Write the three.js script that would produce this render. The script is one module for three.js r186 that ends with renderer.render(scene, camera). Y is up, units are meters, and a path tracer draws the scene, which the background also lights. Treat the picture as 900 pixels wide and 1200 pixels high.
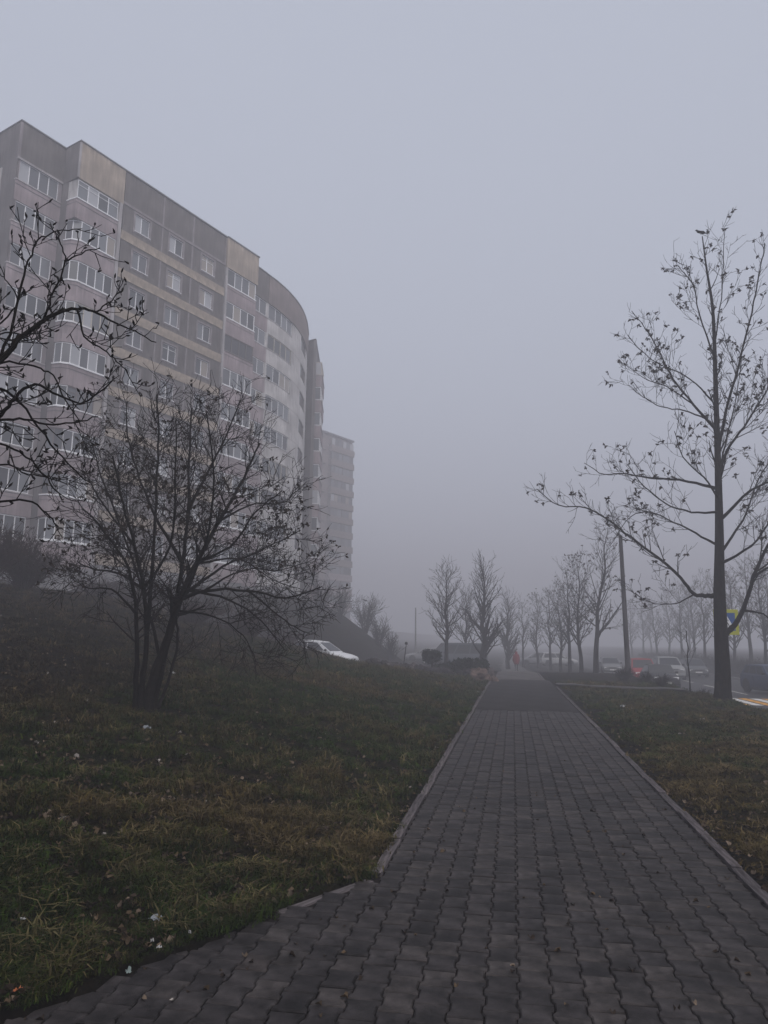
import * as THREE from 'three';
import { MarchingCubes } from 'three/addons/objects/MarchingCubes.js';
import { mergeGeometries } from 'three/addons/utils/BufferGeometryUtils.js';
import { RoundedBoxGeometry } from 'three/addons/geometries/RoundedBoxGeometry.js';

// ------------------------------------------------------------------ camera, sky, sun, exposure, haze
const scene = new THREE.Scene();
const FOCAL = 860, EYE = new THREE.Vector3(0, 1.78, 0);            // focal length in pixels of the 900 x 1200 photograph
const camera = new THREE.PerspectiveCamera(2 * Math.atan(600 / FOCAL) * 180 / Math.PI, 0.75, 0.1, 900);
const rad = (d) => d * Math.PI / 180;
camera.position.copy(EYE);
camera.rotation.set(rad(9.97), rad(9.93), rad(0.7), 'YXZ');
camera.updateMatrixWorld(true);

const skyW = 64, skyH = 32, skyData = new Float32Array(skyW * skyH * 4);
for (let j = 0; j < skyH; j++) for (let i = 0; i < skyW; i++) {    // even overcast, the same all round
  const el = Math.max(0, ((j + 0.5) / skyH - 0.5) * Math.PI), b = 0.35 - 0.03 * Math.sin(el), k = (j * skyW + i) * 4;
  skyData[k] = 0.80 * b; skyData[k + 1] = 0.865 * b; skyData[k + 2] = 1.03 * b; skyData[k + 3] = 1;
}
const skyTex = new THREE.DataTexture(skyData, skyW, skyH, THREE.RGBAFormat, THREE.FloatType);
skyTex.mapping = THREE.EquirectangularReflectionMapping; skyTex.magFilter = THREE.LinearFilter; skyTex.needsUpdate = true;
scene.background = skyTex; scene.environment = skyTex;

const sun = new THREE.DirectionalLight(0xfff6f0, 1.5);
sun.position.set(60, 160, 40); sun.target.position.set(0, 0, -40);
sun.castShadow = true; sun.shadow.radius = 150; sun.shadow.mapSize.set(2048, 2048);
Object.assign(sun.shadow.camera, { left: -90, right: 90, top: 90, bottom: -90, near: 1, far: 400 });
scene.add(sun, sun.target);

const renderer = new THREE.WebGLRenderer({ antialias: true });
renderer.toneMapping = THREE.LinearToneMapping;
renderer.toneMappingExposure = 2.04;
renderer.shadowMap.enabled = true;
scene.fog = new THREE.FogExp2(new THREE.Color().setRGB(0.905, 0.912, 1.0), 0.0078);

// ------------------------------------------------------------------ helpers
function rngOf(seed) { let a = seed >>> 0; return () => { a = (a + 0x6D2B79F5) | 0; let t = Math.imul(a ^ (a >>> 15), 1 | a); t = (t + Math.imul(t ^ (t >>> 7), 61 | t)) ^ t; return ((t ^ (t >>> 14)) >>> 0) / 4294967296; }; }
const clamp = (v, a = 0, b = 1) => Math.min(b, Math.max(a, v));
const sstep = (a, b, v) => { const t = clamp((v - a) / (b - a)); return t * t * (3 - 2 * t); };
const lerp = (a, b, t) => a + (b - a) * t;
const V = (x, y, z) => new THREE.Vector3(x, y, z);
function hash2(i, j, s) { let h = Math.imul(i, 374761393) + Math.imul(j, 668265263) + Math.imul(s, 974634541); h = Math.imul(h ^ (h >>> 13), 1274126177); return ((h ^ (h >>> 16)) >>> 0) / 4294967296; }
function vnoise(x, y, s = 0, wrap = 0) {
  const i = Math.floor(x), j = Math.floor(y), u = x - i, v = y - j, f = u * u * (3 - 2 * u), g = v * v * (3 - 2 * v);
  const m = (a) => wrap ? ((a % wrap) + wrap) % wrap : a;
  return lerp(lerp(hash2(m(i), m(j), s), hash2(m(i + 1), m(j), s), f), lerp(hash2(m(i), m(j + 1), s), hash2(m(i + 1), m(j + 1), s), f), g);
}
function fbm(x, y, s, oct, wrap = 0) { let v = 0, a = 0.5, t = 0; for (let o = 0; o < oct; o++) { v += a * vnoise(x, y, s + o * 17, wrap); t += a; a *= 0.55; x *= 2; y *= 2; wrap *= 2; } return v / t; }
const pixelRay = (x, y) => V((x - 450) / FOCAL, -(y - 600) / FOCAL, -1).applyEuler(camera.rotation);
function at(x, y, dist) { const d = pixelRay(x, y); return d.multiplyScalar(dist / Math.hypot(d.x, d.z)).add(EYE); }

function texture(size, fn, srgb = true) {      // fn(u, v) -> [r, g, b] in 0..1
  const d = new Uint8Array(size * size * 4);
  for (let j = 0; j < size; j++) for (let i = 0; i < size; i++) { const c = fn(i / size, j / size), k = (j * size + i) * 4; for (let q = 0; q < 3; q++) d[k + q] = clamp(c[q]) * 255; d[k + 3] = 255; }
  const t = new THREE.DataTexture(d, size, size); t.magFilter = THREE.LinearFilter; t.minFilter = THREE.LinearMipmapLinearFilter; t.generateMipmaps = true;
  t.wrapS = t.wrapT = THREE.RepeatWrapping; if (srgb) t.colorSpace = THREE.SRGBColorSpace; t.needsUpdate = true; return t;
}
const grey = (v) => [v, v, v];
const rep = (t, n) => { const c = t.clone(); c.repeat.set(n, n); c.needsUpdate = true; return c; };
const concreteMap = texture(512, (u, v) => { const n = fbm(u * 8, v * 8, 3, 4, 8), g = hash2(u * 512 | 0, v * 512 | 0, 5), sp = hash2(u * 170 | 0, v * 170 | 0, 8); const q = 0.62 + 0.62 * (n - 0.5) + 0.2 * (g - 0.5) + (sp > 0.985 ? 0.15 : 0) - (sp < 0.02 ? 0.16 : 0); return [q * 1.01, q * 0.985, q]; });
const concreteBump = texture(512, (u, v) => grey(0.5 + 0.5 * (fbm(u * 16, v * 16, 13, 4, 16) - 0.5) + 0.25 * (hash2(u * 512 | 0, v * 512 | 0, 15) - 0.5)), false);
const asphaltMap = texture(512, (u, v) => { const n = fbm(u * 4, v * 4, 23, 5, 4), g = hash2(u * 256 | 0, v * 256 | 0, 25); return grey(0.6 + 0.35 * (n - 0.5) + 0.3 * (g - 0.5)); });
const soilMap = texture(1024, (u, v) => { const n = fbm(u * 6, v * 6, 31, 5, 6), m = fbm(u * 40, v * 40, 33, 3, 40), g = hash2(u * 512 | 0, v * 512 | 0, 35); const q = 0.45 + 0.7 * (n - 0.5) + 0.6 * (m - 0.5) + 0.2 * (g - 0.5); return [q * 1.05, q, q * 0.9]; });
const soilBump = texture(512, (u, v) => grey(fbm(u * 30, v * 30, 33, 4, 30)), false);
const barkMap = texture(256, (u, v) => { const n = fbm(u * 14, v * 4, 41, 4, 0) * 0.6 + 0.4 * vnoise(u * 40, v * 8, 44, 0); return [0.42 + 0.55 * (n - 0.5), 0.40 + 0.53 * (n - 0.5), 0.385 + 0.5 * (n - 0.5)]; });
const barkBump = texture(256, (u, v) => grey(fbm(u * 18, v * 5, 47, 4, 0)), false);
const plasterMap = texture(512, (u, v) => { const n = fbm(u * 3, v * 3, 51, 5, 3), s = fbm(u * 24, v * 2, 53, 3, 24), g = hash2(u * 512 | 0, v * 512 | 0, 55); const q = 0.84 + 0.3 * (n - 0.5) + 0.3 * (s - 0.5) + 0.08 * (g - 0.5); return [q, q * 0.995, q * 0.985]; });

const M = {};
const mat = (name, rgb, rough = 0.9, extra = {}) => { const m = new THREE.MeshPhysicalMaterial({ color: new THREE.Color().setRGB(...rgb), roughness: rough, specularIntensity: rough >= 0.6 ? 0.12 : 0.6, ...extra }); m.name = name; M[name] = m; return m; };
const noMap = {};

const taken = new Map();
function numbered(name) { const n = taken.get(name) ?? 0; taken.set(name, n + 1); return n ? `${name}_${String(n).padStart(3, '0')}` : name; }
function shade(o) { o.castShadow = o.receiveShadow = true; return o; }
function thing(name, label, category, pos = [0, 0, 0], turn = 0, group) { const g = new THREE.Group(); g.name = numbered(name); g.position.set(...pos); g.rotation.y = turn; g.userData = { label, category }; if (group) g.userData.group = group; scene.add(g); return g; }
function part(name, geo, m, parent) { const o = shade(new THREE.Mesh(geo, m)); o.name = name; parent.add(o); return o; }
function single(name, geo, m, label, category, group) { const o = shade(new THREE.Mesh(geo, m)); o.name = numbered(name); o.userData = { label, category }; if (group) o.userData.group = group; scene.add(o); return o; }
function setting(name, geo, m) { const o = shade(geo ? new THREE.Mesh(geo, m) : new THREE.Group()); o.name = name; o.userData = { kind: 'structure' }; scene.add(o); return o; }
function copyOf(root, label, group) { const c = root.clone(); c.name = numbered(root.name.replace(/_\d{3}$/, '')); c.userData = { ...root.userData }; if (label) c.userData.label = label; if (group) c.userData.group = group; scene.add(c); return c; }

class Buf {                                     // collects triangles
  constructor() { this.p = []; this.n = []; this.t = []; this.c = []; this.i = []; }
  get size() { return this.p.length / 3; }
  vert(p, n, u = 0, v = 0) { this.p.push(p.x, p.y, p.z); this.n.push(n.x, n.y, n.z); this.t.push(u, v); return this.size - 1; }
  quad(a, b, c, d, us = 1) {                    // flat quad with uv in metres
    const n = b.clone().sub(a).cross(d.clone().sub(a)); if (n.lengthSq() < 1e-14) n.set(0, 1, 0); n.normalize();
    const w = a.distanceTo(b) * us, h = a.distanceTo(d) * us, o = (a.x + a.z) * us, q = a.y * us, k = this.vert(a, n, o, q);
    this.vert(b, n, o + w, q); this.vert(c, n, o + w, q + h); this.vert(d, n, o, q + h); this.i.push(k, k + 1, k + 2, k, k + 2, k + 3);
  }
  tri(a, b, c) { const n = b.clone().sub(a).cross(c.clone().sub(a)).normalize(), k = this.vert(a, n); this.vert(b, n, 1, 0); this.vert(c, n, 0, 1); this.i.push(k, k + 1, k + 2); }
  box(x0, x1, y0, y1, z0, z1) {
    const c = (a, b, d) => V(a ? x1 : x0, b ? y1 : y0, d ? z1 : z0);
    this.quad(c(0, 0, 1), c(1, 0, 1), c(1, 1, 1), c(0, 1, 1)); this.quad(c(1, 0, 0), c(0, 0, 0), c(0, 1, 0), c(1, 1, 0));
    this.quad(c(0, 0, 0), c(0, 0, 1), c(0, 1, 1), c(0, 1, 0)); this.quad(c(1, 0, 1), c(1, 0, 0), c(1, 1, 0), c(1, 1, 1));
    this.quad(c(0, 1, 1), c(1, 1, 1), c(1, 1, 0), c(0, 1, 0)); this.quad(c(0, 0, 0), c(1, 0, 0), c(1, 0, 1), c(0, 0, 1)); return this;
  }
  tube(pts, radius, sides, uvScale = 1) {       // radius(t) along the polyline
    const N = pts.length; let up = V(0.31, 0.2, 0.93), len = 0; const base = this.size;
    for (let k = 0; k < N; k++) {
      const tan = pts[Math.min(k + 1, N - 1)].clone().sub(pts[Math.max(k - 1, 0)]).normalize();
      const side = up.clone().cross(tan); if (side.lengthSq() < 1e-4) side.set(1, 0, 0).cross(tan); side.normalize(); up = tan.clone().cross(side).normalize();
      if (k) len += pts[k].distanceTo(pts[k - 1]);
      const r = radius(k / (N - 1));
      for (let q = 0; q <= sides; q++) { const a = q / sides * Math.PI * 2, n = side.clone().multiplyScalar(Math.cos(a)).addScaledVector(up, Math.sin(a)); this.vert(pts[k].clone().addScaledVector(n, r), n, q / sides, len * uvScale); }
    }
    for (let k = 0; k < N - 1; k++) for (let q = 0; q < sides; q++) { const a = base + k * (sides + 1) + q, b = a + sides + 1; this.i.push(a, a + 1, b, a + 1, b + 1, b); }
    return this;
  }
  build() { const g = new THREE.BufferGeometry(); g.setAttribute('position', new THREE.Float32BufferAttribute(this.p, 3)); g.setAttribute('normal', new THREE.Float32BufferAttribute(this.n, 3)); g.setAttribute('uv', new THREE.Float32BufferAttribute(this.t, 2)); if (this.c.length) g.setAttribute('color', new THREE.Float32BufferAttribute(this.c, 3)); g.setIndex(this.i); return g; }
}
const boxGeo = (x0, x1, y0, y1, z0, z1) => new Buf().box(x0, x1, y0, y1, z0, z1).build();

// ------------------------------------------------------------------ terrain
const PATH_L = -1.03, PATH_R = 1.70, KERB = 0.085, ROAD_L = 7.7, ROAD_R = 16.9, ROAD_Y = -0.8;
const drop = (s) => -0.7 * clamp((s - 46) / 22) * (0.25 + 0.75 * sstep(44, 54, s));
const flareEdge = (s) => s > 5.95 ? PATH_L : s > 5.05 ? lerp(-1.56, PATH_L, (s - 5.05) / 0.9) : s > 3.5 ? lerp(-2.32, -1.56, (s - 3.5) / 1.55) : -2.32 - (3.5 - s) * 0.6;
function heightAt(x, s) {
  const bump = (vnoise(x * 0.9, s * 0.9, 7) - 0.5) * 0.09 + (vnoise(x * 3.1, s * 3.1, 9) - 0.5) * 0.045;
  if (x > PATH_R) {
    const e = x - PATH_R - KERB, calm = sstep(0.02, 0.6, e);
    let h = drop(s) + bump * calm * 0.7 + (s > 12 ? 0.03 * sstep(1, 4, e) * (1 - sstep(30, 44, s)) : 0);
    if (e < 0) return -0.05 + drop(s);
    h = lerp(h, ROAD_Y - 0.06, sstep(ROAD_L - 1.0, ROAD_L - 0.05, x));
    if (x > ROAD_R) h = lerp(ROAD_Y - 0.06, -0.62 + bump + 0.07 * Math.min(14, x - ROAD_R), sstep(ROAD_R + 0.05, ROAD_R + 0.5, x));
    return h;
  }
  const flare = s < 5.02, edge = flareEdge(s), e = flare ? edge - 0.02 + 0.13 * (vnoise(x * 3.7, s * 5.3, 19) - 0.5) - x : edge - KERB - x;
  if (e < 0) return (flare && e > -0.1 ? -0.018 : -0.05) + drop(s);
  const d = Math.max(0, -1.115 - x), k = 1 - 0.75 * sstep(24, 44, s);
  let A = (0.17 * d + 0.006 * d * d) * k * sstep(-0.2, 1.6, e + 0.1);
  A = 3.5 - Math.log(1 + Math.exp((3.5 - A) * 2.2)) / 2.2; A = Math.max(A, 0) + drop(s) + (bump + 0.03 * (vnoise(x * 6.3, s * 6.3, 27) - 0.5)) * sstep(0, 0.6, e) + (flare ? 0.012 : 0) - 0.45 * Math.exp(-(((s - 43.5) / 2.6) ** 2)) * sstep(5, 8, -x);
  const xo = 9.3 + 12 * (1 - sstep(40, 48, s)) + 24 * sstep(64, 84, s);
  let B = clamp(0.73 * (-x - xo), -3, 9); B = 5.3 - Math.log(1 + Math.exp((5.3 - B) * 1.6)) / 1.6 + bump * 2;
  return Math.max(A, B);
}
const ground = (x, z, up = 0) => V(x, heightAt(x, -z) + up, z);
function steps(list) { const out = [list[0][0]]; for (let k = 1; k < list.length; k++) { const [b, n] = list[k], a = out[out.length - 1]; for (let q = 1; q <= n; q++) out.push(lerp(a, b, q / n)); } return out; }
{
  const xs = steps([[-220, 0], [-60, 12], [-30, 15], [-14, 32], [-5, 36], [-2.6, 26], [PATH_L - KERB - 0.004, 24], [PATH_L, 1], [PATH_R, 10], [PATH_R + KERB + 0.004, 1], [3, 12], [ROAD_L - 1, 20], [ROAD_L, 8], [ROAD_R, 6], [ROAD_R + 0.6, 4], [32, 16], [80, 14], [240, 12]]);
  const ss = steps([[-30, 0], [2, 12], [8, 84], [22, 80], [50, 50], [80, 24], [140, 20], [460, 20]]);
  const b = new Buf();
  for (const s of ss) for (const x of xs) {
    b.p.push(x, heightAt(x, s), -s); b.n.push(0, 1, 0); b.t.push(x / 3, s / 3);
    const e = x > 0 ? x - PATH_R - KERB : flareEdge(s) - KERB - x;                   // bare trodden soil beside the kerbs, thin turf further out
    const ragged = e + 0.5 * (fbm(x * 1.6, s * 1.1, 61, 3) - 0.5) * (x > 0 ? 1.6 : 1.0), turf = sstep(x > 0 ? 0.1 : -0.1, x > 0 ? 0.75 : 0.3, ragged), straw = fbm(x * 0.35, s * 0.35, 63, 3);
    const far = s > 45 || x < -12 ? 1 : 0, g = [lerp(0.02, 0.036, straw), lerp(0.021, 0.028, straw), lerp(0.009, 0.013, straw)], soil = [0.014, 0.012, 0.0105];
    for (let q = 0; q < 3; q++) b.c.push(lerp(soil[q], g[q], turf));
  }
  const w = xs.length;
  for (let j = 0; j < ss.length - 1; j++) for (let i = 0; i < w - 1; i++) { const a = j * w + i; b.i.push(a, a + 1, a + w + 1, a, a + w + 1, a + w); }
  const g = b.build(); g.computeVertexNormals();
  const m = mat('soil', [1.7, 1.7, 1.7], 1, { map: soilMap, bumpMap: soilBump, bumpScale: 0.03, vertexColors: true });
  m.color.setRGB(1, 1, 1);
  setting('ground', g, m);
}

// ------------------------------------------------------------------ paved footpath
{
  const path = setting('footpath');
  const COL = (PATH_R - PATH_L - 0.012) / 16, ROW = 0.2, gap = 0.0065, amp = 0.0066;
  const wide = COL / 2 + amp - gap / 2, waist = COL / 2 - amp - gap / 2, hl = ROW / 2 - gap / 2;
  const outline = [[-wide, -hl], [wide, -hl], [wide, -0.058], [waist, -0.04], [waist, 0.04], [wide, 0.058], [wide, hl], [-wide, hl], [-wide, 0.058], [-waist, 0.04], [-waist, -0.04], [-wide, -0.058]];
  function paverGeo(du, dv, turn) {
    const b = new Buf(), n = outline.length, inset = 0.007, ch = 0.006;
    const inner = outline.map(([x, y], k) => { const [ax, ay] = outline[(k + n - 1) % n], [bx, by] = outline[(k + 1) % n]; let nx = (y - ay) + (by - y), ny = -(x - ax) - (bx - x); const l = Math.hypot(nx, ny); return [x - nx / l * inset * 1.15, y - ny / l * inset * 1.15]; });
    const U = (x, y) => turn ? [y / 0.6 + du, x / 0.6 + dv] : [x / 0.6 + du, y / 0.6 + dv];
    const top = inner.map(([x, y]) => b.vert(V(x, 0, -y), V(0, 1, 0), ...U(x, y)));
    const caps = THREE.ShapeUtils.triangulateShape(inner.map(([x, y]) => new THREE.Vector2(x, y)), []);
    for (const [p, q, r] of caps) b.i.push(top[p], top[q], top[r]);
    for (let k = 0; k < n; k++) {
      const j = (k + 1) % n, [x0, y0] = outline[k], [x1, y1] = outline[j], [a0, c0] = inner[k], [a1, c1] = inner[j];
      const nn = V(y1 - y0, 0, x1 - x0).normalize(), sl = nn.clone().add(V(0, 0.8, 0)).normalize();
      const q = b.vert(V(x0, -ch, -y0), sl, ...U(x0, y0)); b.vert(V(x1, -ch, -y1), sl, ...U(x1, y1)); b.vert(V(a1, 0, -c1), sl, ...U(a1, c1)); b.vert(V(a0, 0, -c0), sl, ...U(a0, c0)); b.i.push(q, q + 1, q + 2, q, q + 2, q + 3);
      const e = b.vert(V(x0, -0.035, -y0), nn, ...U(x0, y0)); b.vert(V(x1, -0.035, -y1), nn, ...U(x1, y1)); b.vert(V(x1, -ch, -y1), nn, ...U(x1, y1)); b.vert(V(x0, -ch, -y0), nn, ...U(x0, y0)); b.i.push(e, e + 1, e + 2, e, e + 2, e + 3);
    }
    return b.build();
  }
  const geos = [0, 1, 2, 3, 4, 5].map((k) => paverGeo(k * 0.37, k * 0.23, k % 2));
  const tones = [[0.160, 0.149, 0.149], [0.144, 0.135, 0.138], [0.124, 0.117, 0.121], [0.19, 0.176, 0.173], [0.150, 0.141, 0.145], [0.102, 0.096, 0.1], [0.158, 0.142, 0.138]].map((t) => t.map((v) => v * 0.24)).map(([a, b, c]) => [a, b, c * 0.96]);
  const ms = tones.map((t, k) => mat('paver_' + k, t.map((v) => v * 2.2), 0.6, { map: concreteMap, bumpMap: concreteBump, bumpScale: 0.006, specularIntensity: 0.22 }));
  const list = [], r = rngOf(77);
  for (let row = 13; row < 103; row++) for (let c = -12; c < 16; c++) {
    const x = PATH_L + 0.006 + (c + 0.5) * COL, s = row * ROW + (((c % 2) + 2) % 2) * ROW / 2, edge = flareEdge(s);
    if (s > 20.5) continue;
    if (c < 0 && x < edge + (s < 5 ? -0.1 : 0.06)) continue;
    const wob = (vnoise(x * 1.1, s * 0.8, 81) - 0.5);
    list.push({ x, s, y: 0.007 * (r() - 0.5) + 0.012 * wob, rx: 0.02 * (r() - 0.5), rz: 0.022 * (r() - 0.5), ry: 0.012 * (r() - 0.5), tone: Math.min(6, Math.floor(clamp(0.6 * r() + 0.4 * vnoise(x * 1.3, s * 0.9, 83)) * 7)), g: Math.floor(r() * 6), near: Math.hypot(x, s) });
  }
  const o = new THREE.Object3D(), rest = [], vis = list.filter((q) => q.s > 3.2 && Math.abs(Math.atan2(q.x, q.s) + rad(9.93)) < rad(29.5)).sort((a, b) => a.near - b.near).slice(0, 300), shown = new Set(vis);
  for (const q of list) {
    o.position.set(q.x, q.y, -q.s); o.rotation.set(q.rx, q.ry, q.rz); o.updateMatrix();
    if (shown.has(q)) { const p = part('paver', geos[q.g], ms[q.tone], path); p.position.copy(o.position); p.rotation.copy(o.rotation); }
    else { const g = geos[q.g].clone().applyMatrix4(o.matrix), n = g.attributes.position.count, c = new Float32Array(n * 3); for (let k = 0; k < n; k++) c.set(tones[q.tone].map((v) => v * 2.2), k * 3); g.setAttribute('color', new THREE.BufferAttribute(c, 3)); rest.push(g); }
  }
  const field = part('paver_field', mergeGeometries(rest), mat('paver_field', [1, 1, 1], 0.6, { map: concreteMap, bumpMap: concreteBump, bumpScale: 0.006, specularIntensity: 0.22, vertexColors: true }), path); field.userData.kind = 'stuff';
  // bedding sand under the joints
  const bed = new Buf(); for (let s = 1; s < 20.6; s += 0.5) { const a = flareEdge(s) - 0.02, c = flareEdge(s + 0.5) - 0.02; bed.quad(V(a, -0.014, -s), V(PATH_R, -0.014, -s), V(PATH_R, -0.014, -s - 0.5), V(c, -0.014, -s - 0.5), 0.5); }
  part('bedding_sand', bed.build(), mat('sand', [0.014, 0.012, 0.012], 1), path);
  // kerb stones, one metre each
  const stone = new RoundedBoxGeometry(KERB, 0.16, 0.992, 2, 0.008), km = [0, 1, 2].map((k) => mat('kerb_' + k, [0.27, 0.30, 0.245].map((_, i) => [[0.22, 0.205, 0.21], [0.19, 0.18, 0.185], [0.25, 0.235, 0.235]][k][i]), 0.85, { map: concreteMap, bumpMap: concreteBump, bumpScale: 0.004 }));
  const kr = rngOf(5);
  const kerb = (x, s, turn, lift, len = 1) => { const p = part('kerb_stone', stone, km[Math.floor(kr() * 3)], path); p.position.set(x + 0.012 * (kr() - 0.5), -0.08 + 0.026 + lift + 0.016 * (kr() - 0.5), -s); p.rotation.set(0.008 * (kr() - 0.5), turn + 0.012 * (kr() - 0.5), 0.07 * (kr() - 0.5)); p.scale.z = len; return p; };
  for (let s = 6.47; s < 34.6; s += 1) kerb(PATH_L - KERB / 2, s, 0, s > 14 && s < 15 ? -0.012 : 0);
  for (let s = 2.2; s < 32; s += 1) kerb(PATH_R + KERB / 2, s, 0, 0);
  for (let s = 38.2; s < 47; s += 1) { kerb(-0.86 - KERB / 2, s, 0, -0.015); kerb(1.42 + KERB / 2, s, 0, -0.015); }
  kerb(-1.33, 5.47, Math.atan2(-0.53, 0.9), -0.03, 0.92);
  // asphalt stretch, then an older pale stretch that runs over the crest
  const strip = (x0, x1, s0, s1, lift, n) => { const b = new Buf(); for (let k = 0; k < n; k++) { const a = lerp(s0, s1, k / n), c = lerp(s0, s1, (k + 1) / n), f = (v, q) => typeof v === 'function' ? v(q) : v; b.quad(V(f(x0, a), lift + drop(a), -a), V(f(x1, a), lift + drop(a), -a), V(f(x1, c), lift + drop(c), -c), V(f(x0, c), lift + drop(c), -c), 0.5); } return b.build(); };
  const am = mat('asphalt', [0.065, 0.06, 0.061], 0.8, { map: asphaltMap, bumpMap: concreteBump, bumpScale: 0.004 }), am2 = mat('old_asphalt', [0.19, 0.18, 0.178], 0.85, { map: asphaltMap, bumpMap: concreteBump, bumpScale: 0.004 });
  part('asphalt_stretch', strip(PATH_L, PATH_R, 20.53, 37.2, -0.004, 16), am, path);
  const bend = (s) => -1.6 * sstep(60, 110, s);
  part('old_asphalt_stretch', strip((s) => lerp(-0.92, -0.86, 0) + bend(s), (s) => 1.55 - 0.15 * sstep(37, 40, s) + bend(s), 37.2, 120, 0.002, 60), am2, path);
}
{ // narrow side path from the footpath down to the crossing
  const b = new Buf(), pts = [[1.79, 32.9, 1.15], [3.2, 32.2, 1.1], [5.1, 31.0, 1.1], [6.3, 30.9, 1.1], [7.5, 31.4, 1.2]];
  for (let k = 0; k < pts.length - 1; k++) for (let q = 0; q < 4; q++) {
    const f = (t) => { const [x0, s0, w0] = pts[k], [x1, s1, w1] = pts[k + 1]; return [lerp(x0, x1, t), lerp(s0, s1, t), lerp(w0, w1, t)]; }, A = f(q / 4), C = f((q + 1) / 4), y = (x, s) => heightAt(x, s) + 0.075;
    b.quad(V(A[0], y(A[0], A[1]), -A[1] + A[2] / 2), V(C[0], y(C[0], C[1]), -C[1] + C[2] / 2), V(C[0], y(C[0], C[1]), -C[1] - C[2] / 2), V(A[0], y(A[0], A[1]), -A[1] - A[2] / 2), 0.5);
  }
  setting('side_path', b.build(), M.old_asphalt);
}
{ // road with kerb and crossing
  const road = setting('road'); const b = new Buf();
  for (let s = -25; s < 440; s += 15) b.quad(V(ROAD_L, ROAD_Y, -s), V(ROAD_R, ROAD_Y, -s), V(ROAD_R, ROAD_Y, -s - 15), V(ROAD_L, ROAD_Y, -s - 15), 0.5);
  part('carriageway', b.build(), mat('wet_asphalt', [0.09, 0.089, 0.093], 0.6, { map: asphaltMap, bumpMap: concreteBump, bumpScale: 0.004 }), road);
  const st = new RoundedBoxGeometry(0.15, 0.3, 0.992, 2, 0.02), m = mat('road_kerb', [0.42, 0.41, 0.41], 0.85, { map: concreteMap });
  for (let s = 20.5; s < 70; s += 1) { const low = s > 35.2 && s < 39.9 ? 0.09 : 0; const p = part('kerb_stone', st, m, road); p.position.set(ROAD_L - 0.07, ROAD_Y - 0.02 - low, -s); }
  for (let s = 20.5; s < 70; s += 1) { const p = part('kerb_stone', st, m, road); p.position.set(ROAD_R + 0.07, ROAD_Y - 0.02, -s); }
  const wp = mat('white_marking', [0.75, 0.75, 0.74], 0.7, { map: plasterMap }), yp = mat('yellow_marking', [0.72, 0.36, 0.06], 0.7, { map: plasterMap });
  let k = 0; for (let x = ROAD_L + 0.45; x < ROAD_R - 0.5; x += 0.55) { const g = boxGeo(x, x + 0.42, ROAD_Y + 0.001, ROAD_Y + 0.005, -39.8, -35.4); part('crossing_stripe', g, k++ % 2 ? yp : wp, road); }
  for (let s = 43; s < 90; s += 6) part('centre_line', boxGeo(12.2, 12.32, ROAD_Y + 0.001, ROAD_Y + 0.005, -s - 3, -s), wp, road);
  part('edge_line', boxGeo(ROAD_L + 0.12, ROAD_L + 0.24, ROAD_Y + 0.001, ROAD_Y + 0.005, -28.2, -22), wp, road);
}

// ------------------------------------------------------------------ apartment building
const wallMat = (n, c) => mat(n, c, 0.92, { map: plasterMap });
wallMat('pink_wall', [0.40, 0.335, 0.36]); wallMat('beige_wall', [0.46, 0.39, 0.32]); wallMat('dark_panel', [0.17, 0.155, 0.152]); wallMat('pale_joint', [0.48, 0.46, 0.48]);
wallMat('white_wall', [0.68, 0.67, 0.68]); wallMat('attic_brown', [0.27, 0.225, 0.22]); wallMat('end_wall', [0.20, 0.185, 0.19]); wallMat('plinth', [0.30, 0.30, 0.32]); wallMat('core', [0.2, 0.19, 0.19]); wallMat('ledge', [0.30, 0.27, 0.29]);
mat('frame_white', [0.74, 0.75, 0.77], 0.5); mat('frame_brown', [0.14, 0.12, 0.12], 0.6); mat('frame_cream', [0.5, 0.46, 0.4], 0.6); mat('coping', [0.09, 0.09, 0.1], 0.5);
const glass = [[0.05, 0.055, 0.06], [0.09, 0.095, 0.105], [0.14, 0.15, 0.165], [0.34, 0.35, 0.37], [0.035, 0.036, 0.04], [0.26, 0.23, 0.2]].map((c, k) => mat('glass_' + k, c, 0.08, { specularIntensity: 1 }));
// a wall strip that follows a plan polyline of [s, out] points, with thickness t behind its face
function strip(poly, y0, y1, t) {
  const b = new Buf(), n = poly.length, off = poly.map(([s, o], k) => { const [a0, a1] = poly[Math.max(0, k - 1)], [c0, c1] = poly[Math.min(n - 1, k + 1)], l = Math.hypot(c0 - a0, c1 - a1); return [s + (c1 - a1) / l * t, o - (c0 - a0) / l * t]; });
  const P = (q, y) => V(q[0], y, q[1]);
  for (let k = 0; k < n - 1; k++) {
    const a = poly[k], c = poly[k + 1], d = off[k], e = off[k + 1];
    b.quad(P(a, y0), P(c, y0), P(c, y1), P(a, y1), 0.3); b.quad(P(e, y0), P(d, y0), P(d, y1), P(e, y1), 0.3);
    b.quad(P(a, y1), P(c, y1), P(e, y1), P(d, y1), 0.3); b.quad(P(d, y0), P(e, y0), P(c, y0), P(a, y0), 0.3);
  }
  b.quad(P(off[0], y0), P(poly[0], y0), P(poly[0], y1), P(off[0], y1), 0.3); b.quad(P(poly[n - 1], y0), P(off[n - 1], y0), P(off[n - 1], y1), P(poly[n - 1], y1), 0.3);
  return b.build();
}
const shift = (poly, d) => poly.map(([s, o], k) => { const n = poly.length, [a0, a1] = poly[Math.max(0, k - 1)], [c0, c1] = poly[Math.min(n - 1, k + 1)], l = Math.hypot(c0 - a0, c1 - a1); return [s - (c1 - a1) / l * d, o + (c0 - a0) / l * d]; });
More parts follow.
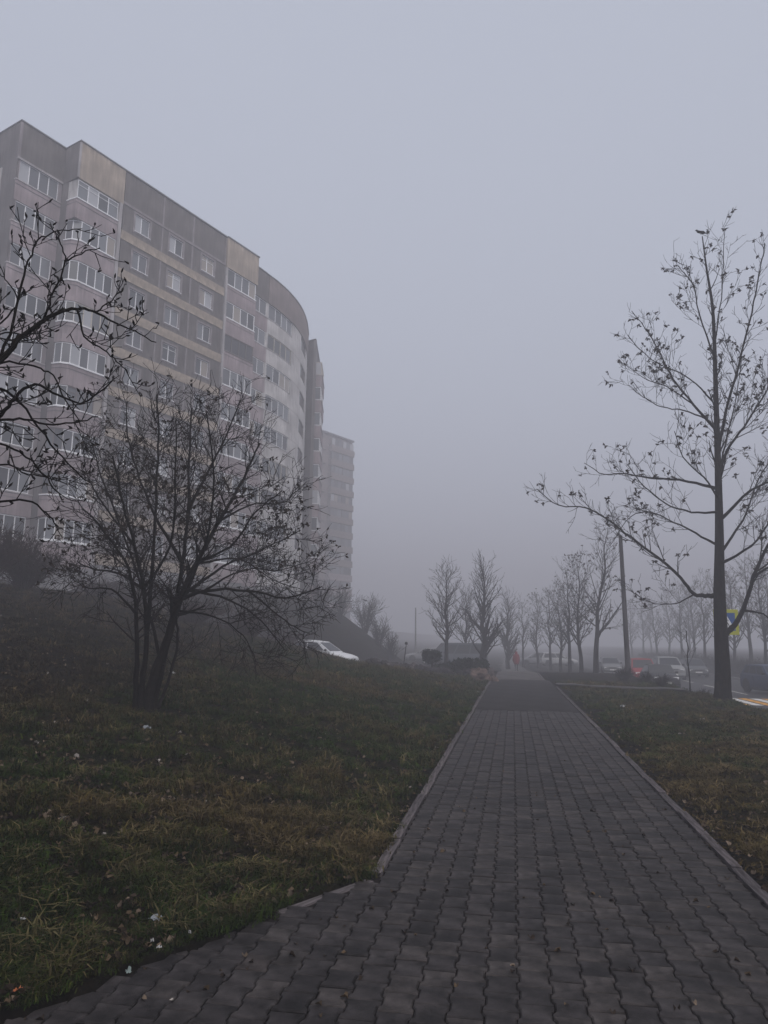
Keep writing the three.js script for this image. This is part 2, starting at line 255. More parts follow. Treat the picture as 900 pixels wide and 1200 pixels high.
function along(poly, t) { const L = [0]; for (let k = 1; k < poly.length; k++) L.push(L[k - 1] + Math.hypot(poly[k][0] - poly[k - 1][0], poly[k][1] - poly[k - 1][1])); const d = t * L[L.length - 1]; let k = 1; while (k < L.length - 1 && L[k] < d) k++; const q = (d - L[k - 1]) / (L[k] - L[k - 1]); return [lerp(poly[k - 1][0], poly[k][0], q), lerp(poly[k - 1][1], poly[k][1], q)]; }
const gr = rngOf(404);
function pickGlass() { const v = gr(); return v < 0.32 ? 1 : v < 0.6 ? 2 : v < 0.8 ? 0 : v < 0.9 ? 3 : v < 0.95 ? 5 : 4; }
// glazing along a plan polyline: a frame with mullions and one pane per field
function glazing(parent, name, poly, y0, y1, cuts, fm, dark, sub) {
  if (name === 'balcony_window' && fm === M.frame_white && gr() < 0.14) fm = gr() < 0.5 ? M.frame_brown : M.frame_cream;
  const w = new THREE.Group(); w.name = name; parent.add(w);
  const f = 0.055, b = new Buf(), put = (g) => { const base = b.size; b.p.push(...g.attributes.position.array); b.n.push(...g.attributes.normal.array); b.t.push(...g.attributes.uv.array); for (const q of g.index.array) b.i.push(base + q); };
  const seg = (t0, t1) => { const out = [along(poly, t0)], L = 4; for (let k = 1; k < L; k++) out.push(along(poly, lerp(t0, t1, k / L))); out.push(along(poly, t1)); return poly.length === 2 ? [out[0], out[L]] : out; };
  put(strip(poly, y0, y0 + f * 1.3, 0.07)); put(strip(poly, y1 - f, y1, 0.07));
  let total = 0; for (let k = 1; k < poly.length; k++) total += Math.hypot(poly[k][0] - poly[k - 1][0], poly[k][1] - poly[k - 1][1]);
  const hm = f * 0.5 / total;
  for (const c of cuts) put(strip(seg(clamp(c - hm * 1.1), clamp(c + hm * 1.1)), y0 + f * 1.3, y1 - f, 0.08));
  if (sub) put(strip(poly, y1 - 0.36, y1 - 0.33, 0.06));
  part('frame', b.build(), fm, w);
  for (let k = 0; k < cuts.length - 1; k++) part('pane', strip(shift(seg(cuts[k] + hm, cuts[k + 1] - hm), -0.035), y0 + f * 1.2, y1 - f * 0.9, 0.015), dark ? glass[4] : glass[pickGlass()], w);
  return w;
}
const FLOOR = 2.83, BASE = 4.2, uTurn = rad(68);
function blockWindow(parent, s0, s1, y0, y1, out) { return glazing(parent, 'window', [[s0, out], [s1, out]], y0, y1, [0, 0.46, 1], M.frame_white, false, gr() < 0.4); }
{
  const B = thing('apartment_building', 'tall pink and beige apartment block with a curved white corner, behind the bushy tree', 'building', [-27.66, BASE, -39.6], uTurn);
  const y = (w) => w - BASE, ROOF = y(34.2), sill = (i) => y(30.2) - FLOOR * i;
  const curve = [[20.4, -1.2], [21.6, -1.3], [22.8, -1.5], [24, -1.76], [25.2, -2.1], [26.4, -2.52], [27.6, -3.05], [28.8, -3.68], [30, -4.4], [31.2, -5.2], [32.6, -6.2]];
  const curveFrom = (s0, s1) => { const f = (s) => { let k = 1; while (k < curve.length - 1 && curve[k][0] < s) k++; const q = (s - curve[k - 1][0]) / (curve[k][0] - curve[k - 1][0]); return [s, lerp(curve[k - 1][1], curve[k][1], q)]; }; return [f(s0), ...curve.filter(([s]) => s > s0 + 0.05 && s < s1 - 0.05), f(s1)]; };
  // closed inner volume
  const face = [[-3.05, -1.75], [0.15, -1.75], [0.15, -0.95], [0.75, -0.3], [13.9, -0.3], [17.25, -0.3], [17.25, -1.2], ...shift(curve, -0.3), [33.3, -7.2], [33.3, -5.6], [44, -12.8], [40, -24], [26, -17], [-3.05, -14]];
  const sh = new THREE.Shape(face.map(([s, o]) => new THREE.Vector2(s, -o))), coreG = new THREE.ExtrudeGeometry(sh, { depth: ROOF - 0.25 + 3, bevelEnabled: false }); coreG.rotateX(-Math.PI / 2); coreG.translate(0, -3, 0);
  part('inner_wall', coreG, M.core, B);
  // plinth
  part('plinth', strip([[-3.15, -1.6], [0.02, -1.6], [0.02, -0.9], [0.6, -0.02], [17.35, -0.02], [17.35, -0.98], ...curve], -3, y(6.35), 0.2), M.plinth, B);
  // ---- left section, set back
  for (let i = 0; i < 9; i++) {
    const s = sill(i), P = [[-3.2, -1.55], [-0.02, -1.55]];
    part('parapet', strip(P, s - FLOOR + 1.42, s, 0.14), M.pink_wall, B); part('ledge', strip(shift([[-3.22, -1.55], [-0.03, -1.55]], 0.05), s - 0.06, s + 0.02, 0.2), M.pale_joint, B); part('ledge', strip(shift([[-3.22, -1.55], [-0.03, -1.55]], 0.03), s - 0.34, s - 0.29, 0.1), M.ledge, B);
    glazing(B, 'balcony_window', [[-3.02, -1.6], [-0.3, -1.6]], s + 0.02, s + 1.4, [0, 0.25, 0.5, 0.75, 1], M.frame_white, false, false);
    part('pier', strip([[-0.3, -1.58], [-0.02, -1.58]], s, s + 1.42, 0.14), M.ledge, B); part('pier', strip([[-3.2, -1.56], [-3.02, -1.56]], s, s + 1.42, 0.14), M.pink_wall, B);
  }
  part('attic_panel', strip([[-3.2, -1.55], [0.0, -1.55]], y(31.63), ROOF, 0.18), M.dark_panel, B); part('attic_band', strip([[-3.22, -1.5], [0, -1.5]], y(31.58), y(31.72), 0.14), M.pale_joint, B);
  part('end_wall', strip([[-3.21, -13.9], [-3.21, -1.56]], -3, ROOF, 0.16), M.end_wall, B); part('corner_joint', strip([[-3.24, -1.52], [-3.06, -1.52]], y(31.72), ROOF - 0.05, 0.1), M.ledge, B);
  part('end_panel', strip([[-3.26, -5.6], [-3.26, -3.2]], y(6), y(31.5), 0.06), M.white_wall, B);
  // ---- corner bay with chamfered loggias
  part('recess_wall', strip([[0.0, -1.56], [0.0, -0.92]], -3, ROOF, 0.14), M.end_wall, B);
  for (let i = 0; i < 9; i++) {
    const s = sill(i), P = i ? [[0.0, -0.9], [0.16, -0.36], [0.62, 0], [3.3, 0]] : [[0.0, -0.92], [0.06, 0], [3.3, 0]];
    part('parapet', strip(P, s - FLOOR + (i < 8 ? 1.42 : 1.3), s, 0.14), M.pink_wall, B); part('sill', strip(shift(P, 0.06), s - 0.05, s + 0.025, 0.22), M.frame_white, B); part('ledge', strip(shift(P, 0.03), s - 0.33, s - 0.28, 0.12), M.ledge, B);
    if (i) { glazing(B, 'balcony_window', shift([[0.03, -0.86], [0.18, -0.36], [0.62, -0.0]], -0.04), s + 0.025, s + 1.4, [0, 0.5, 1], M.frame_white, false, false); glazing(B, 'balcony_window', [[0.66, -0.04], [3.28, -0.04]], s + 0.025, s + 1.4, [0, 0.26, 0.5, 0.75, 1], M.frame_white, i === 5 ? false : gr() < 0.1, i === 5); }
    else { glazing(B, 'balcony_window', [[0.12, -0.04], [3.28, -0.04]], s + 0.025, s + 1.32, [0, 0.25, 0.5, 0.75, 1], M.frame_white, false, true); part('side_panel', strip([[0.02, -0.9], [0.1, -0.06]], s + 0.025, s + 1.35, 0.05), M.white_wall, B); }
  }
  part('attic_panel', strip([[-0.02, -1.5], [-0.02, -0.02]], y(31.6), ROOF, 0.16), M.end_wall, B); part('attic_panel', strip([[0, 0.04], [3.62, 0.04]], y(31.6), ROOF, 0.2), M.beige_wall, B); part('corner_joint', strip([[-0.03, 0.06], [0.1, 0.06]], y(31.62), ROOF - 0.05, 0.1), M.pale_joint, B);
  part('pilaster', strip([[3.32, 0.09], [3.55, 0.09]], y(6.3), y(31.6), 0.2), M.pale_joint, B);
  // ---- middle field: three bays of dark panels between beige bands
  const joints = [3.62, 7.18, 10.14, 13.72], wins = [[4.73, 6.02], [7.9, 9.19], [11.15, 12.46]];
  for (let j = 0; j < 3; j++) {
    const a = joints[j] + 0.07, c = joints[j + 1] - 0.07, [w0, w1] = wins[j];
    const shp = new THREE.Shape([[a, -0.47], [c, -0.47], [c, 1.68], [a, 1.68]].map(([p, q]) => new THREE.Vector2(p, q))); shp.holes.push(new THREE.Path([[w0 - 0.1, -0.1], [w0 - 0.1, 1.4], [w1 + 0.1, 1.4], [w1 + 0.1, -0.1]].map(([p, q]) => new THREE.Vector2(p, q))));
    const pg = new THREE.ExtrudeGeometry(shp, { depth: 0.2, bevelEnabled: false }); pg.attributes.uv.array.forEach((v, k, arr) => { arr[k] = v * 0.3; });
    const sur = new THREE.Shape([[w0 - 0.16, -0.16], [w1 + 0.16, -0.16], [w1 + 0.16, 1.46], [w0 - 0.16, 1.46]].map(([p, q]) => new THREE.Vector2(p, q))); sur.holes.push(new THREE.Path([[w0, 0], [w0, 1.3], [w1, 1.3], [w1, 0]].map(([p, q]) => new THREE.Vector2(p, q))));
    const sg = new THREE.ExtrudeGeometry(sur, { depth: 0.16, bevelEnabled: false });
    for (let i = 0; i < 9; i++) {
      const s = sill(i);
      const p = part('dark_panel', pg, M.dark_panel, B); p.position.set(0, s, -0.2);
      const q = part('window_surround', sg, M.ledge, B); q.position.set(0, s, -0.13);
      const w = blockWindow(B, w0, w1, s, s + 1.3, -0.06); part('sill', boxGeo(w0 - 0.06, w1 + 0.06, s - 0.05, s - 0.005, -0.1, 0.09), M.frame_white, w);
      part('band', boxGeo(joints[j] + (j ? 0.001 : 0), joints[j + 1] - 0.001, s - 1.15, s - 0.475, -0.25, 0.05), M.beige_wall, B);
      if (j) part('joint_strip', boxGeo(joints[j] - 0.069, joints[j] + 0.069, s - 0.474, s + 1.679, -0.2, 0.02), M.ledge, B);
    }
    part('attic_panel', strip([[joints[j] + 0.08, 0.0], [joints[j + 1] - 0.08, 0.0]], y(31.9), ROOF - 0.02, 0.2), M.dark_panel, B);
    if (j) part('joint_strip', boxGeo(joints[j] - 0.079, joints[j] + 0.079, y(31.9), ROOF - 0.03, -0.2, 0.02), M.ledge, B);
    part('attic_band', boxGeo(joints[j] + 0.002, joints[j + 1] - 0.002, y(31.7), y(31.895), -0.2, 0.05), M.ledge, B);
  }
  part('joint_strip', boxGeo(13.645, 13.735, y(31.9), ROOF - 0.03, -0.2, 0.02), M.ledge, B);
  // ---- right loggia stack
  part('pilaster', strip([[13.73, 0.13], [13.95, 0.13]], y(6.3), y(31.6), 0.3), M.pale_joint, B);
  for (let i = 0; i < 9; i++) {
    const s = sill(i), P = [[13.96, 0.1], [17.4, 0.1], [17.4, -0.95]], dk = i === 2;
    part('parapet', strip(P, s - FLOOR + 1.42, s, 0.14), M.pink_wall, B); part('ledge', strip(shift(P, 0.04), s - 0.05, s + 0.02, 0.2), dk ? M.frame_brown : M.frame_white, B); part('ledge', strip(shift(P, 0.02), s - 0.32, s - 0.28, 0.1), M.ledge, B);
    glazing(B, 'balcony_window', [[13.98, 0.06], [17.36, 0.06]], s + 0.02, s + 1.4, [0, 0.25, 0.5, 0.75, 1], dk ? M.frame_brown : M.frame_white, dk, false); glazing(B, 'balcony_window', [[17.37, 0.04], [17.37, -0.85]], s + 0.02, s + 1.4, [0, 0.5, 1], dk ? M.frame_brown : M.frame_white, dk, false);
  }
  part('attic_panel', strip([[13.74, 0.16], [17.5, 0.16], [17.5, -0.95]], y(31.62), ROOF, 0.2), M.beige_wall, B);
  // ---- curved white corner
  for (let i = 0; i < 9; i++) {
    const s = sill(i) - 0.05, P = [[17.42, -0.95], [20.4, -1.2]], Q = curveFrom(20.4, 24.85);
    part('parapet', strip(P, s - FLOOR + 1.42, s, 0.14), M.pink_wall, B); part('ledge', strip(shift(P, 0.03), s - 0.05, s + 0.02, 0.2), M.pale_joint, B);
    glazing(B, 'balcony_window', shift([[17.44, -0.95], [20.2, -1.18]], -0.04), s + 0.02, s + 1.4, [0, 0.3, 0.65, 1], M.frame_white, false, false); part('pier', strip([[20.2, -1.18], [20.55, -1.2]], s + 0.02, s + 1.42, 0.12), M.white_wall, B);
    part('parapet', strip(Q, s - FLOOR + 1.42, s, 0.14), M.white_wall, B); part('ledge', strip(shift(Q, 0.03), s - 0.05, s + 0.02, 0.2), M.pale_joint, B);
    glazing(B, 'balcony_window', shift(curveFrom(20.56, 24.8), -0.05), s + 0.02, s + 1.4, [0, 0.25, 0.5, 0.75, 1], i === 6 ? M.frame_brown : M.frame_white, i === 6, false);
    part('wall_panel', strip(curveFrom(24.86, 27.58), s - FLOOR + 1.43, s + 1.41, 0.15), M.white_wall, B); if (i) part('panel_joint', strip(shift(curveFrom(24.86, 27.58), 0.005), s + 1.411, s + 1.429, 0.1), M.ledge, B);
    const R = curveFrom(27.6, 30.4); part('parapet', strip(R, s - FLOOR + 1.42, s, 0.14), M.white_wall, B); glazing(B, 'balcony_window', shift(R, -0.05), s + 0.001, s + 1.42, [0, 0.33, 0.66, 1], M.frame_brown, true, false);
    part('wall_panel', strip(curveFrom(30.41, 32.6), s - FLOOR + 1.43, s + 1.41, 0.15), M.white_wall, B);
  }
  part('attic_panel', strip(shift([[17.52, -0.95], [20.38, -1.2]], 0.05), y(31.56), ROOF - 0.02, 0.2), M.dark_panel, B); part('attic_panel', strip(shift(curve, 0.08), y(31.56), ROOF - 0.02, 0.24), M.attic_brown, B);
  // ---- next wing: dark flank, protruding loggias seen edge on
  const wing = [[33.1, -7.4], [33.1, -5.5]], front = [[33.1, -5.5], [44, -12.6]];
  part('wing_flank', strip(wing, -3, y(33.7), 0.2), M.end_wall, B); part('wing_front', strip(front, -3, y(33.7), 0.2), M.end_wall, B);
  for (let i = 0; i < 9; i++) {
    const s = sill(i) - 0.3, P = [[33.45, -5.7], [33.9, -5.15], [37.4, -7.45], [37.2, -8.2]];
    part('parapet', strip(P, s - FLOOR + 1.5, s, 0.12), M.pink_wall, B); part('ledge', strip(shift(P, 0.06), s - 0.05, s + 0.03, 0.2), M.pale_joint, B);
    glazing(B, 'balcony_window', shift(P, -0.04), s + 0.03, s + 1.45, [0, 0.12, 0.3, 0.5, 0.7, 0.88, 1], M.frame_white, i === 6, false);
  }
  // roof coping
  for (const P of [[[-3.25, -13.9], [-3.25, -1.48], [0.0, -1.48]], [[-0.05, -1.5], [-0.05, 0.1], [3.6, 0.1], [13.7, 0.1]], [[13.71, 0.22], [17.56, 0.22], [17.56, -0.95]]]) part('roof_coping', strip(P, ROOF + 0.001, ROOF + 0.09, 0.3), M.coping, B);
  part('roof_coping', strip(shift([[17.57, -0.95], [20.38, -1.2], ...curve.slice(1)], 0.13), ROOF - 0.019, ROOF + 0.06, 0.3), M.coping, B); part('roof_coping', strip(shift([...wing, front[1]], 0.05), y(33.7) + 0.001, y(33.7) + 0.08, 0.3), M.coping, B);
}
{ // far tower block in fog; haze also painted in, browns near fog brightness
  const T = thing('apartment_tower', 'faint apartment tower almost lost in the fog behind the curved block', 'building', [-30.2, 4, -136.7], rad(63));
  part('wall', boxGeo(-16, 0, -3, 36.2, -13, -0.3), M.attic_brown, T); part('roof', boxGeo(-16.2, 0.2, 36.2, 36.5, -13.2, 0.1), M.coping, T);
  for (let i = 0; i < 13; i++) {
    const y0 = 0.6 + i * 2.7;
    part('parapet', boxGeo(-7, -0.2, y0, y0 + 1.2, -0.299, 0.5), i < 4 ? M.pink_wall : M.attic_brown, T); part('parapet', boxGeo(-15.8, -8, y0, y0 + 1.2, -0.299, 0.1), M.attic_brown, T);  // upper parapets take the wall brown, so painted haze swallows their bands
    for (const [a, c] of [[-6.8, -3.7], [-3.5, -0.4]]) glazing(T, 'window', [[a, 0.35], [c, 0.35]], y0 + 1.21, y0 + 2.6, [0, 0.33, 0.66, 1], M.frame_brown, false, false);
    for (const [a, c] of [[-14.5, -12.8], [-11, -9.3]]) glazing(T, 'window', [[a, -0.25], [c, -0.25]], y0 + 1.21, y0 + 2.6, [0, 0.5, 1], M.frame_brown, false, false);
  }
}
// ------------------------------------------------------------------ bare trees and shrubs
mat('bark', [0.075, 0.069, 0.066], 0.95, { map: barkMap, bumpMap: barkBump, bumpScale: 0.012 });
mat('twig', [0.022, 0.02, 0.02], 0.9); mat('red_twig', [0.035, 0.024, 0.023], 0.9); mat('dry_leaf', [0.03, 0.023, 0.018], 0.95, { side: THREE.DoubleSide }); mat('evergreen', [0.014, 0.02, 0.012], 0.9, { side: THREE.DoubleSide });
mat('lichen_bark', [0.085, 0.083, 0.076], 0.95, { map: barkMap, bumpMap: barkBump, bumpScale: 0.04 });
const randDir = (r) => { const a = r() * 6.283, z = r() * 2 - 1, q = Math.sqrt(1 - z * z); return V(q * Math.cos(a), z, q * Math.sin(a)); };
function bentFrom(dir, angle, r, flat = 1) { const side = randDir(r).cross(dir).normalize(); side.y *= flat; side.normalize(); return dir.clone().multiplyScalar(Math.cos(angle)).addScaledVector(side, Math.sin(angle)).normalize(); }
function smoothPts(pts, per = 4) { const c = new THREE.CatmullRomCurve3(pts, false, 'centripetal'); return c.getPoints((pts.length - 1) * per); }
// ctx: { limb, twig: Buf, r: rng, tips: [], levels: [ {n, len:[a,b] as a share of the parent, angle, up, wob, r} ... ] }
function sprout(ctx, pts, r0, r1, lv, from = 0.2) {
  const L = ctx.levels[lv]; if (!L) { ctx.tips.push(pts[pts.length - 1]); return; }
  const { r } = ctx; let total = 0; const acc = [0]; for (let k = 1; k < pts.length; k++) { total += pts[k].distanceTo(pts[k - 1]); acc.push(total); }
  const n = Math.max(1, Math.round((L.per ? L.per * total * (1 - from) : L.n) * (0.75 + 0.5 * r())));
  for (let q = 0; q < n; q++) {
    const t = lerp(from, 0.99, (q + r()) / n), d = t * total; let k = 1; while (k < acc.length - 1 && acc[k] < d) k++;
    const p = pts[k - 1].clone().lerp(pts[k], clamp((d - acc[k - 1]) / (acc[k] - acc[k - 1]))), tan = pts[k].clone().sub(pts[k - 1]).normalize();
    const dir = bentFrom(tan, L.angle * (0.7 + 0.6 * r()), r, L.flat ?? 1); dir.y += (L.lift ?? 0); dir.normalize();
    const len = (L.abs ? lerp(L.abs[0], L.abs[1], r()) : total * lerp(L.len[0], L.len[1], r())) * (1 - (L.taper ?? 0.5) * t);
    grow(ctx, p, dir, len, Math.max(ctx.rmin, lerp(r0, r1, t) * L.r), lv);
  }
}
function grow(ctx, p, dir, len, rad0, lv) {
  const L = ctx.levels[lv], { r } = ctx, seg = clamp(Math.round(len / (L.seg ?? 0.12)), 3, 9), pts = [p.clone()], d = dir.clone();
  for (let k = 0; k < seg; k++) { d.addScaledVector(randDir(r), L.wob); d.y += L.up / seg; d.normalize(); pts.push(pts[k].clone().addScaledVector(d, len / seg)); }
  const r1 = Math.max(ctx.rmin * 0.6, rad0 * 0.35), big = rad0 > ctx.limbR;
  (big ? ctx.limb : ctx.twig).tube(pts, (t) => lerp(rad0, r1, t), big ? 6 : lv === ctx.levels.length - 1 ? 3 : 4, 2);
  sprout(ctx, pts, rad0, r1, lv + 1, L.from ?? 0.15);
}
function newCtx(seed, levels, rmin, limbR) { return { limb: new Buf(), twig: new Buf(), r: rngOf(seed), tips: [], levels, rmin, limbR }; }
function traced(ctx, pts, r0, r1, lv = 0, from = 0.2, sides = 8) { const s = smoothPts(pts); const q = ctx.r; for (let k = 1; k < s.length; k++) s[k].addScaledVector(randDir(q), ctx.jit ?? Math.min(0.03, r1 * 0.8)); ctx.limb.tube(s, (t) => lerp(r0, r1, Math.pow(t, ctx.bow ?? 1)), sides, 2); sprout(ctx, s, r0 * (ctx.bow ? 0.7 : 1), r1, lv, from); return s; }
function leafTuft(b, p, size, n, r, droop = 0.6) { for (let k = 0; k < n; k++) { const d = randDir(r); d.y -= droop; d.normalize(); const s = size * (0.5 + 0.8 * r()), side = d.clone().cross(randDir(r)).normalize().multiplyScalar(s * 0.28), m = p.clone().addScaledVector(d, s * 0.55), e = p.clone().addScaledVector(d, s).add(randDir(r).multiplyScalar(s * 0.25)); b.tri(p, m.clone().add(side), e); b.tri(p, e, m.clone().sub(side)); } }
function treeThing(name, label, group, base, ctx, bark, twigM, extras) {
  const t = thing(name, label, 'tree', [base.x, base.y, base.z], 0, group);
  const put = (nm, b, m) => { if (!b.size) return; const g = b.build(); g.translate(-base.x, -base.y, -base.z); return part(nm, g, m, t); };
  put('trunk', ctx.limb, bark); put('crown', ctx.twig, twigM); for (const [nm, b, m] of extras ?? []) { const o = put(nm, b, m); if (o) o.userData.kind = 'stuff'; }
  return t;
}
{ // many-stemmed tree on the slope
  const D = 11, base = ground(-5.04, -9.78, 0), ctx = newCtx(901, [
    { per: 9, abs: [0.25, 0.9], angle: 0.85, up: 0.25, wob: 0.12, r: 0.5, taper: 0.4, seg: 0.14, from: 0.1 },
    { per: 10, abs: [0.2, 0.6], angle: 0.75, up: 0.15, wob: 0.16, r: 0.55, taper: 0.3, seg: 0.1 },
    { per: 13, abs: [0.07, 0.32], angle: 0.75, up: 0.1, wob: 0.2, r: 0.6, taper: 0.2, seg: 0.09 }], 0.0038, 0.014); ctx.bow = 0.55; ctx.jit = 0.012;
  const stems = [
    [[[163, 834], [168, 790], [172, 740], [168, 690], [158, 640], [144, 590], [132, 535]], 0.055, 0.012, -0.5], [[[178, 832], [190, 780], [205, 715], [214, 660], [220, 600], [222, 540], [224, 478]], 0.06, 0.012, 0.6],
    [[[171, 834], [182, 790], [197, 745], [212, 700], [230, 660], [258, 610], [286, 560], [304, 520]], 0.1, 0.012, -0.2], [[[158, 836], [160, 780], [160, 720], [150, 665], [124, 625], [98, 596]], 0.05, 0.01, -0.9],
    [[[185, 830], [197, 800], [208, 755], [206, 722], [196, 690]], 0.03, 0.012, 0.9], [[[172, 740], [180, 650], [184, 570], [186, 510], [184, 462]], 0.035, 0.01, 0.1],
    [[[205, 706], [240, 692], [290, 692], [335, 700], [378, 688]], 0.035, 0.008, -0.6], [[[222, 692], [268, 702], [306, 728], [334, 762]], 0.026, 0.007, 0.5], [[[214, 697], [262, 664], [312, 642], [352, 622]], 0.03, 0.008, 1.0],
    [[[220, 600], [248, 545], [270, 500], [280, 470]], 0.028, 0.008, 0.5], [[[168, 690], [140, 672], [112, 668], [92, 660]], 0.024, 0.007, -1.2], [[[214, 660], [180, 600], [160, 550], [148, 500], [150, 470]], 0.03, 0.008, 1.3],
    [[[230, 660], [270, 640], [300, 600], [330, 575]], 0.026, 0.007, -1.1], [[[190, 780], [170, 700], [120, 560], [108, 520]], 0.03, 0.008, 1.5], [[[200, 730], [240, 640], [250, 560], [242, 480]], 0.034, 0.008, -1.5], [[[160, 720], [130, 690], [104, 690], [82, 676]], 0.022, 0.005, 0.8], [[[158, 640], [128, 600], [104, 560], [96, 520]], 0.022, 0.005, 0.4], [[[258, 610], [300, 590], [330, 590], [350, 570]], 0.02, 0.005, 0.7], [[[240, 692], [285, 668], [330, 668], [368, 655]], 0.02, 0.005, 1.3], [[[205, 715], [250, 722], [285, 745], [300, 775]], 0.018, 0.005, -1.0], [[[290, 692], [325, 720], [345, 735], [362, 742]], 0.016, 0.005, -0.9], [[[168, 690], [200, 640], [205, 560], [206, 490]], 0.026, 0.006, -1.9], [[[230, 660], [280, 655], [320, 680], [352, 690]], 0.02, 0.005, 1.8]];
  for (const [px, r0, r1, deep] of stems) { const n = px.length; traced(ctx, px.map(([x, y], k) => at(x, y, D + deep * (k / (n - 1)))), r0, r1, 0, 0.3); }
  const lv = new Buf(), r = rngOf(33); for (const p of ctx.tips) { const m = fbm(p.x * 1.1 + 5, p.y * 1.1, 45, 2); if (p.y > 2.4 && r() < (m > 0.5 ? 0.42 : 0.04)) leafTuft(lv, p, 0.06, 4, r); }
  treeThing('spreading_tree', 'bare dark many-stemmed tree standing on the grass slope', null, base, ctx, M.bark, M.twig, [['withered_leaves', lv, M.dry_leaf]]);
}
{ // tree beside the camera: its trunk stands outside the frame, its boughs reach in
  const D = 4.6, foot = ground(-3.75, -3.35), ctx = newCtx(77, [
    { per: 9, abs: [0.1, 0.46], angle: 0.9, up: 0.3, wob: 0.15, r: 0.55, taper: 0.4, seg: 0.07, from: 0.05 },
    { per: 13, abs: [0.03, 0.16], angle: 0.8, up: 0.35, wob: 0.15, r: 0.7, taper: 0.2, seg: 0.05 },
    { per: 14, abs: [0.015, 0.04], angle: 0.7, up: 0.3, wob: 0.12, r: 0.9, taper: 0, seg: 0.03 }], 0.0032, 0.012); ctx.bow = 0.5; ctx.jit = 0.007;
  const trunkTop = at(-170, 300, 4.9), boughs = [
    [[[-150, 560], [-60, 470], [0, 423], [20, 400], [46, 379], [70, 367], [90, 362], [110, 365], [133, 377], [158, 388], [184, 402]], 0.034, 0.003, 0], [[[-20, 440], [6, 405], [22, 345], [34, 306], [45, 282], [65, 272], [95, 268]], 0.013, 0.003, 0.3], [[[50, 377], [60, 349], [76, 305], [72, 285], [66, 272]], 0.009, 0.003, -0.1], [[[75, 306], [95, 297], [116, 290]], 0.006, 0.003, -0.1],
    [[[90, 362], [99, 395], [121, 410], [136, 423], [151, 437]], 0.008, 0.003, -0.3], [[[112, 366], [130, 352], [146, 338]], 0.006, 0.003, 0.1], [[[-120, 600], [-40, 510], [0, 487], [18, 466], [40, 451], [68, 463], [93, 472], [132, 447]], 0.022, 0.004, -0.4], [[[-100, 540], [0, 493], [30, 492], [62, 497], [90, 495], [114, 488]], 0.014, 0.004, 0.5],
    [[[-90, 640], [-20, 590], [0, 589], [31, 587], [55, 601], [68, 618]], 0.014, 0.004, 0.2], [[[-60, 500], [0, 455], [30, 480], [60, 520], [85, 548], [105, 566]], 0.014, 0.004, 0.7], [[[-60, 470], [0, 425], [40, 430], [62, 440], [78, 470], [96, 500]], 0.011, 0.003, -0.7], [[[-110, 560], [-30, 520], [0, 520], [30, 535], [55, 560], [72, 585]], 0.012, 0.004, -0.2],
    [[[-60, 440], [0, 392], [26, 392], [60, 388], [58, 386]], 0.008, 0.003, 0.8], [[[-80, 430], [0, 378], [20, 352], [8, 330], [0, 320]], 0.009, 0.003, 0.4], [[[-80, 600], [0, 545], [34, 556], [60, 560], [92, 572]], 0.010, 0.003, 0.9]];
  const tr = smoothPts([foot.clone().add(V(0, -0.1, 0)), foot.clone().add(V(0.05, 1.2, -0.02)), foot.clone().add(V(-0.05, 2.4, 0.05)), foot.clone().add(V(0.05, 4.2, 0.1)), foot.clone().add(V(0, 6, 0))]);
  ctx.limb.tube(tr, (t) => lerp(0.12, 0.03, t), 10, 2);
  for (const [px, r0, r1, deep] of boughs) { const n = px.length, pts = px.map(([x, y], k) => at(x, y, D + deep * 0.6 * (k / (n - 1)))); if (px[0][0] < -40) { const y = clamp(pts[0].y - 0.5, 1.4, 4); pts.unshift(V(foot.x, y, foot.z)); } traced(ctx, pts, r0, r1, 0, px[0][0] < -40 ? 0.3 : 0.02, 7); }
  for (let k = 0; k < 5; k++) { const a = 0.5 + k * 0.5; traced(ctx, [foot.clone().add(V(0, 2.2 + 0.6 * k, 0)), foot.clone().add(V(-0.5 * Math.sin(a), 3 + 0.6 * k, 0.5 * Math.cos(a))), foot.clone().add(V(-1.2 * Math.sin(a), 3.5 + 0.6 * k, 1.2 * Math.cos(a)))], 0.025, 0.005); }
  const buds = new Buf(), r = rngOf(8); for (const p of ctx.tips) { const d = randDir(r); d.y = Math.abs(d.y) + 0.3; d.normalize(); buds.tube([p, p.clone().addScaledVector(d, 0.014), p.clone().addScaledVector(d, 0.034)], (t) => t < 0.2 ? 0.005 : t < 0.7 ? 0.0075 : 0.001, 4); }
  treeThing('budding_tree', 'bare tree with knobbly budded boughs reaching in front of the pink balconies', null, foot, ctx, M.bark, M.twig, [['buds', buds, M.twig]]);
}
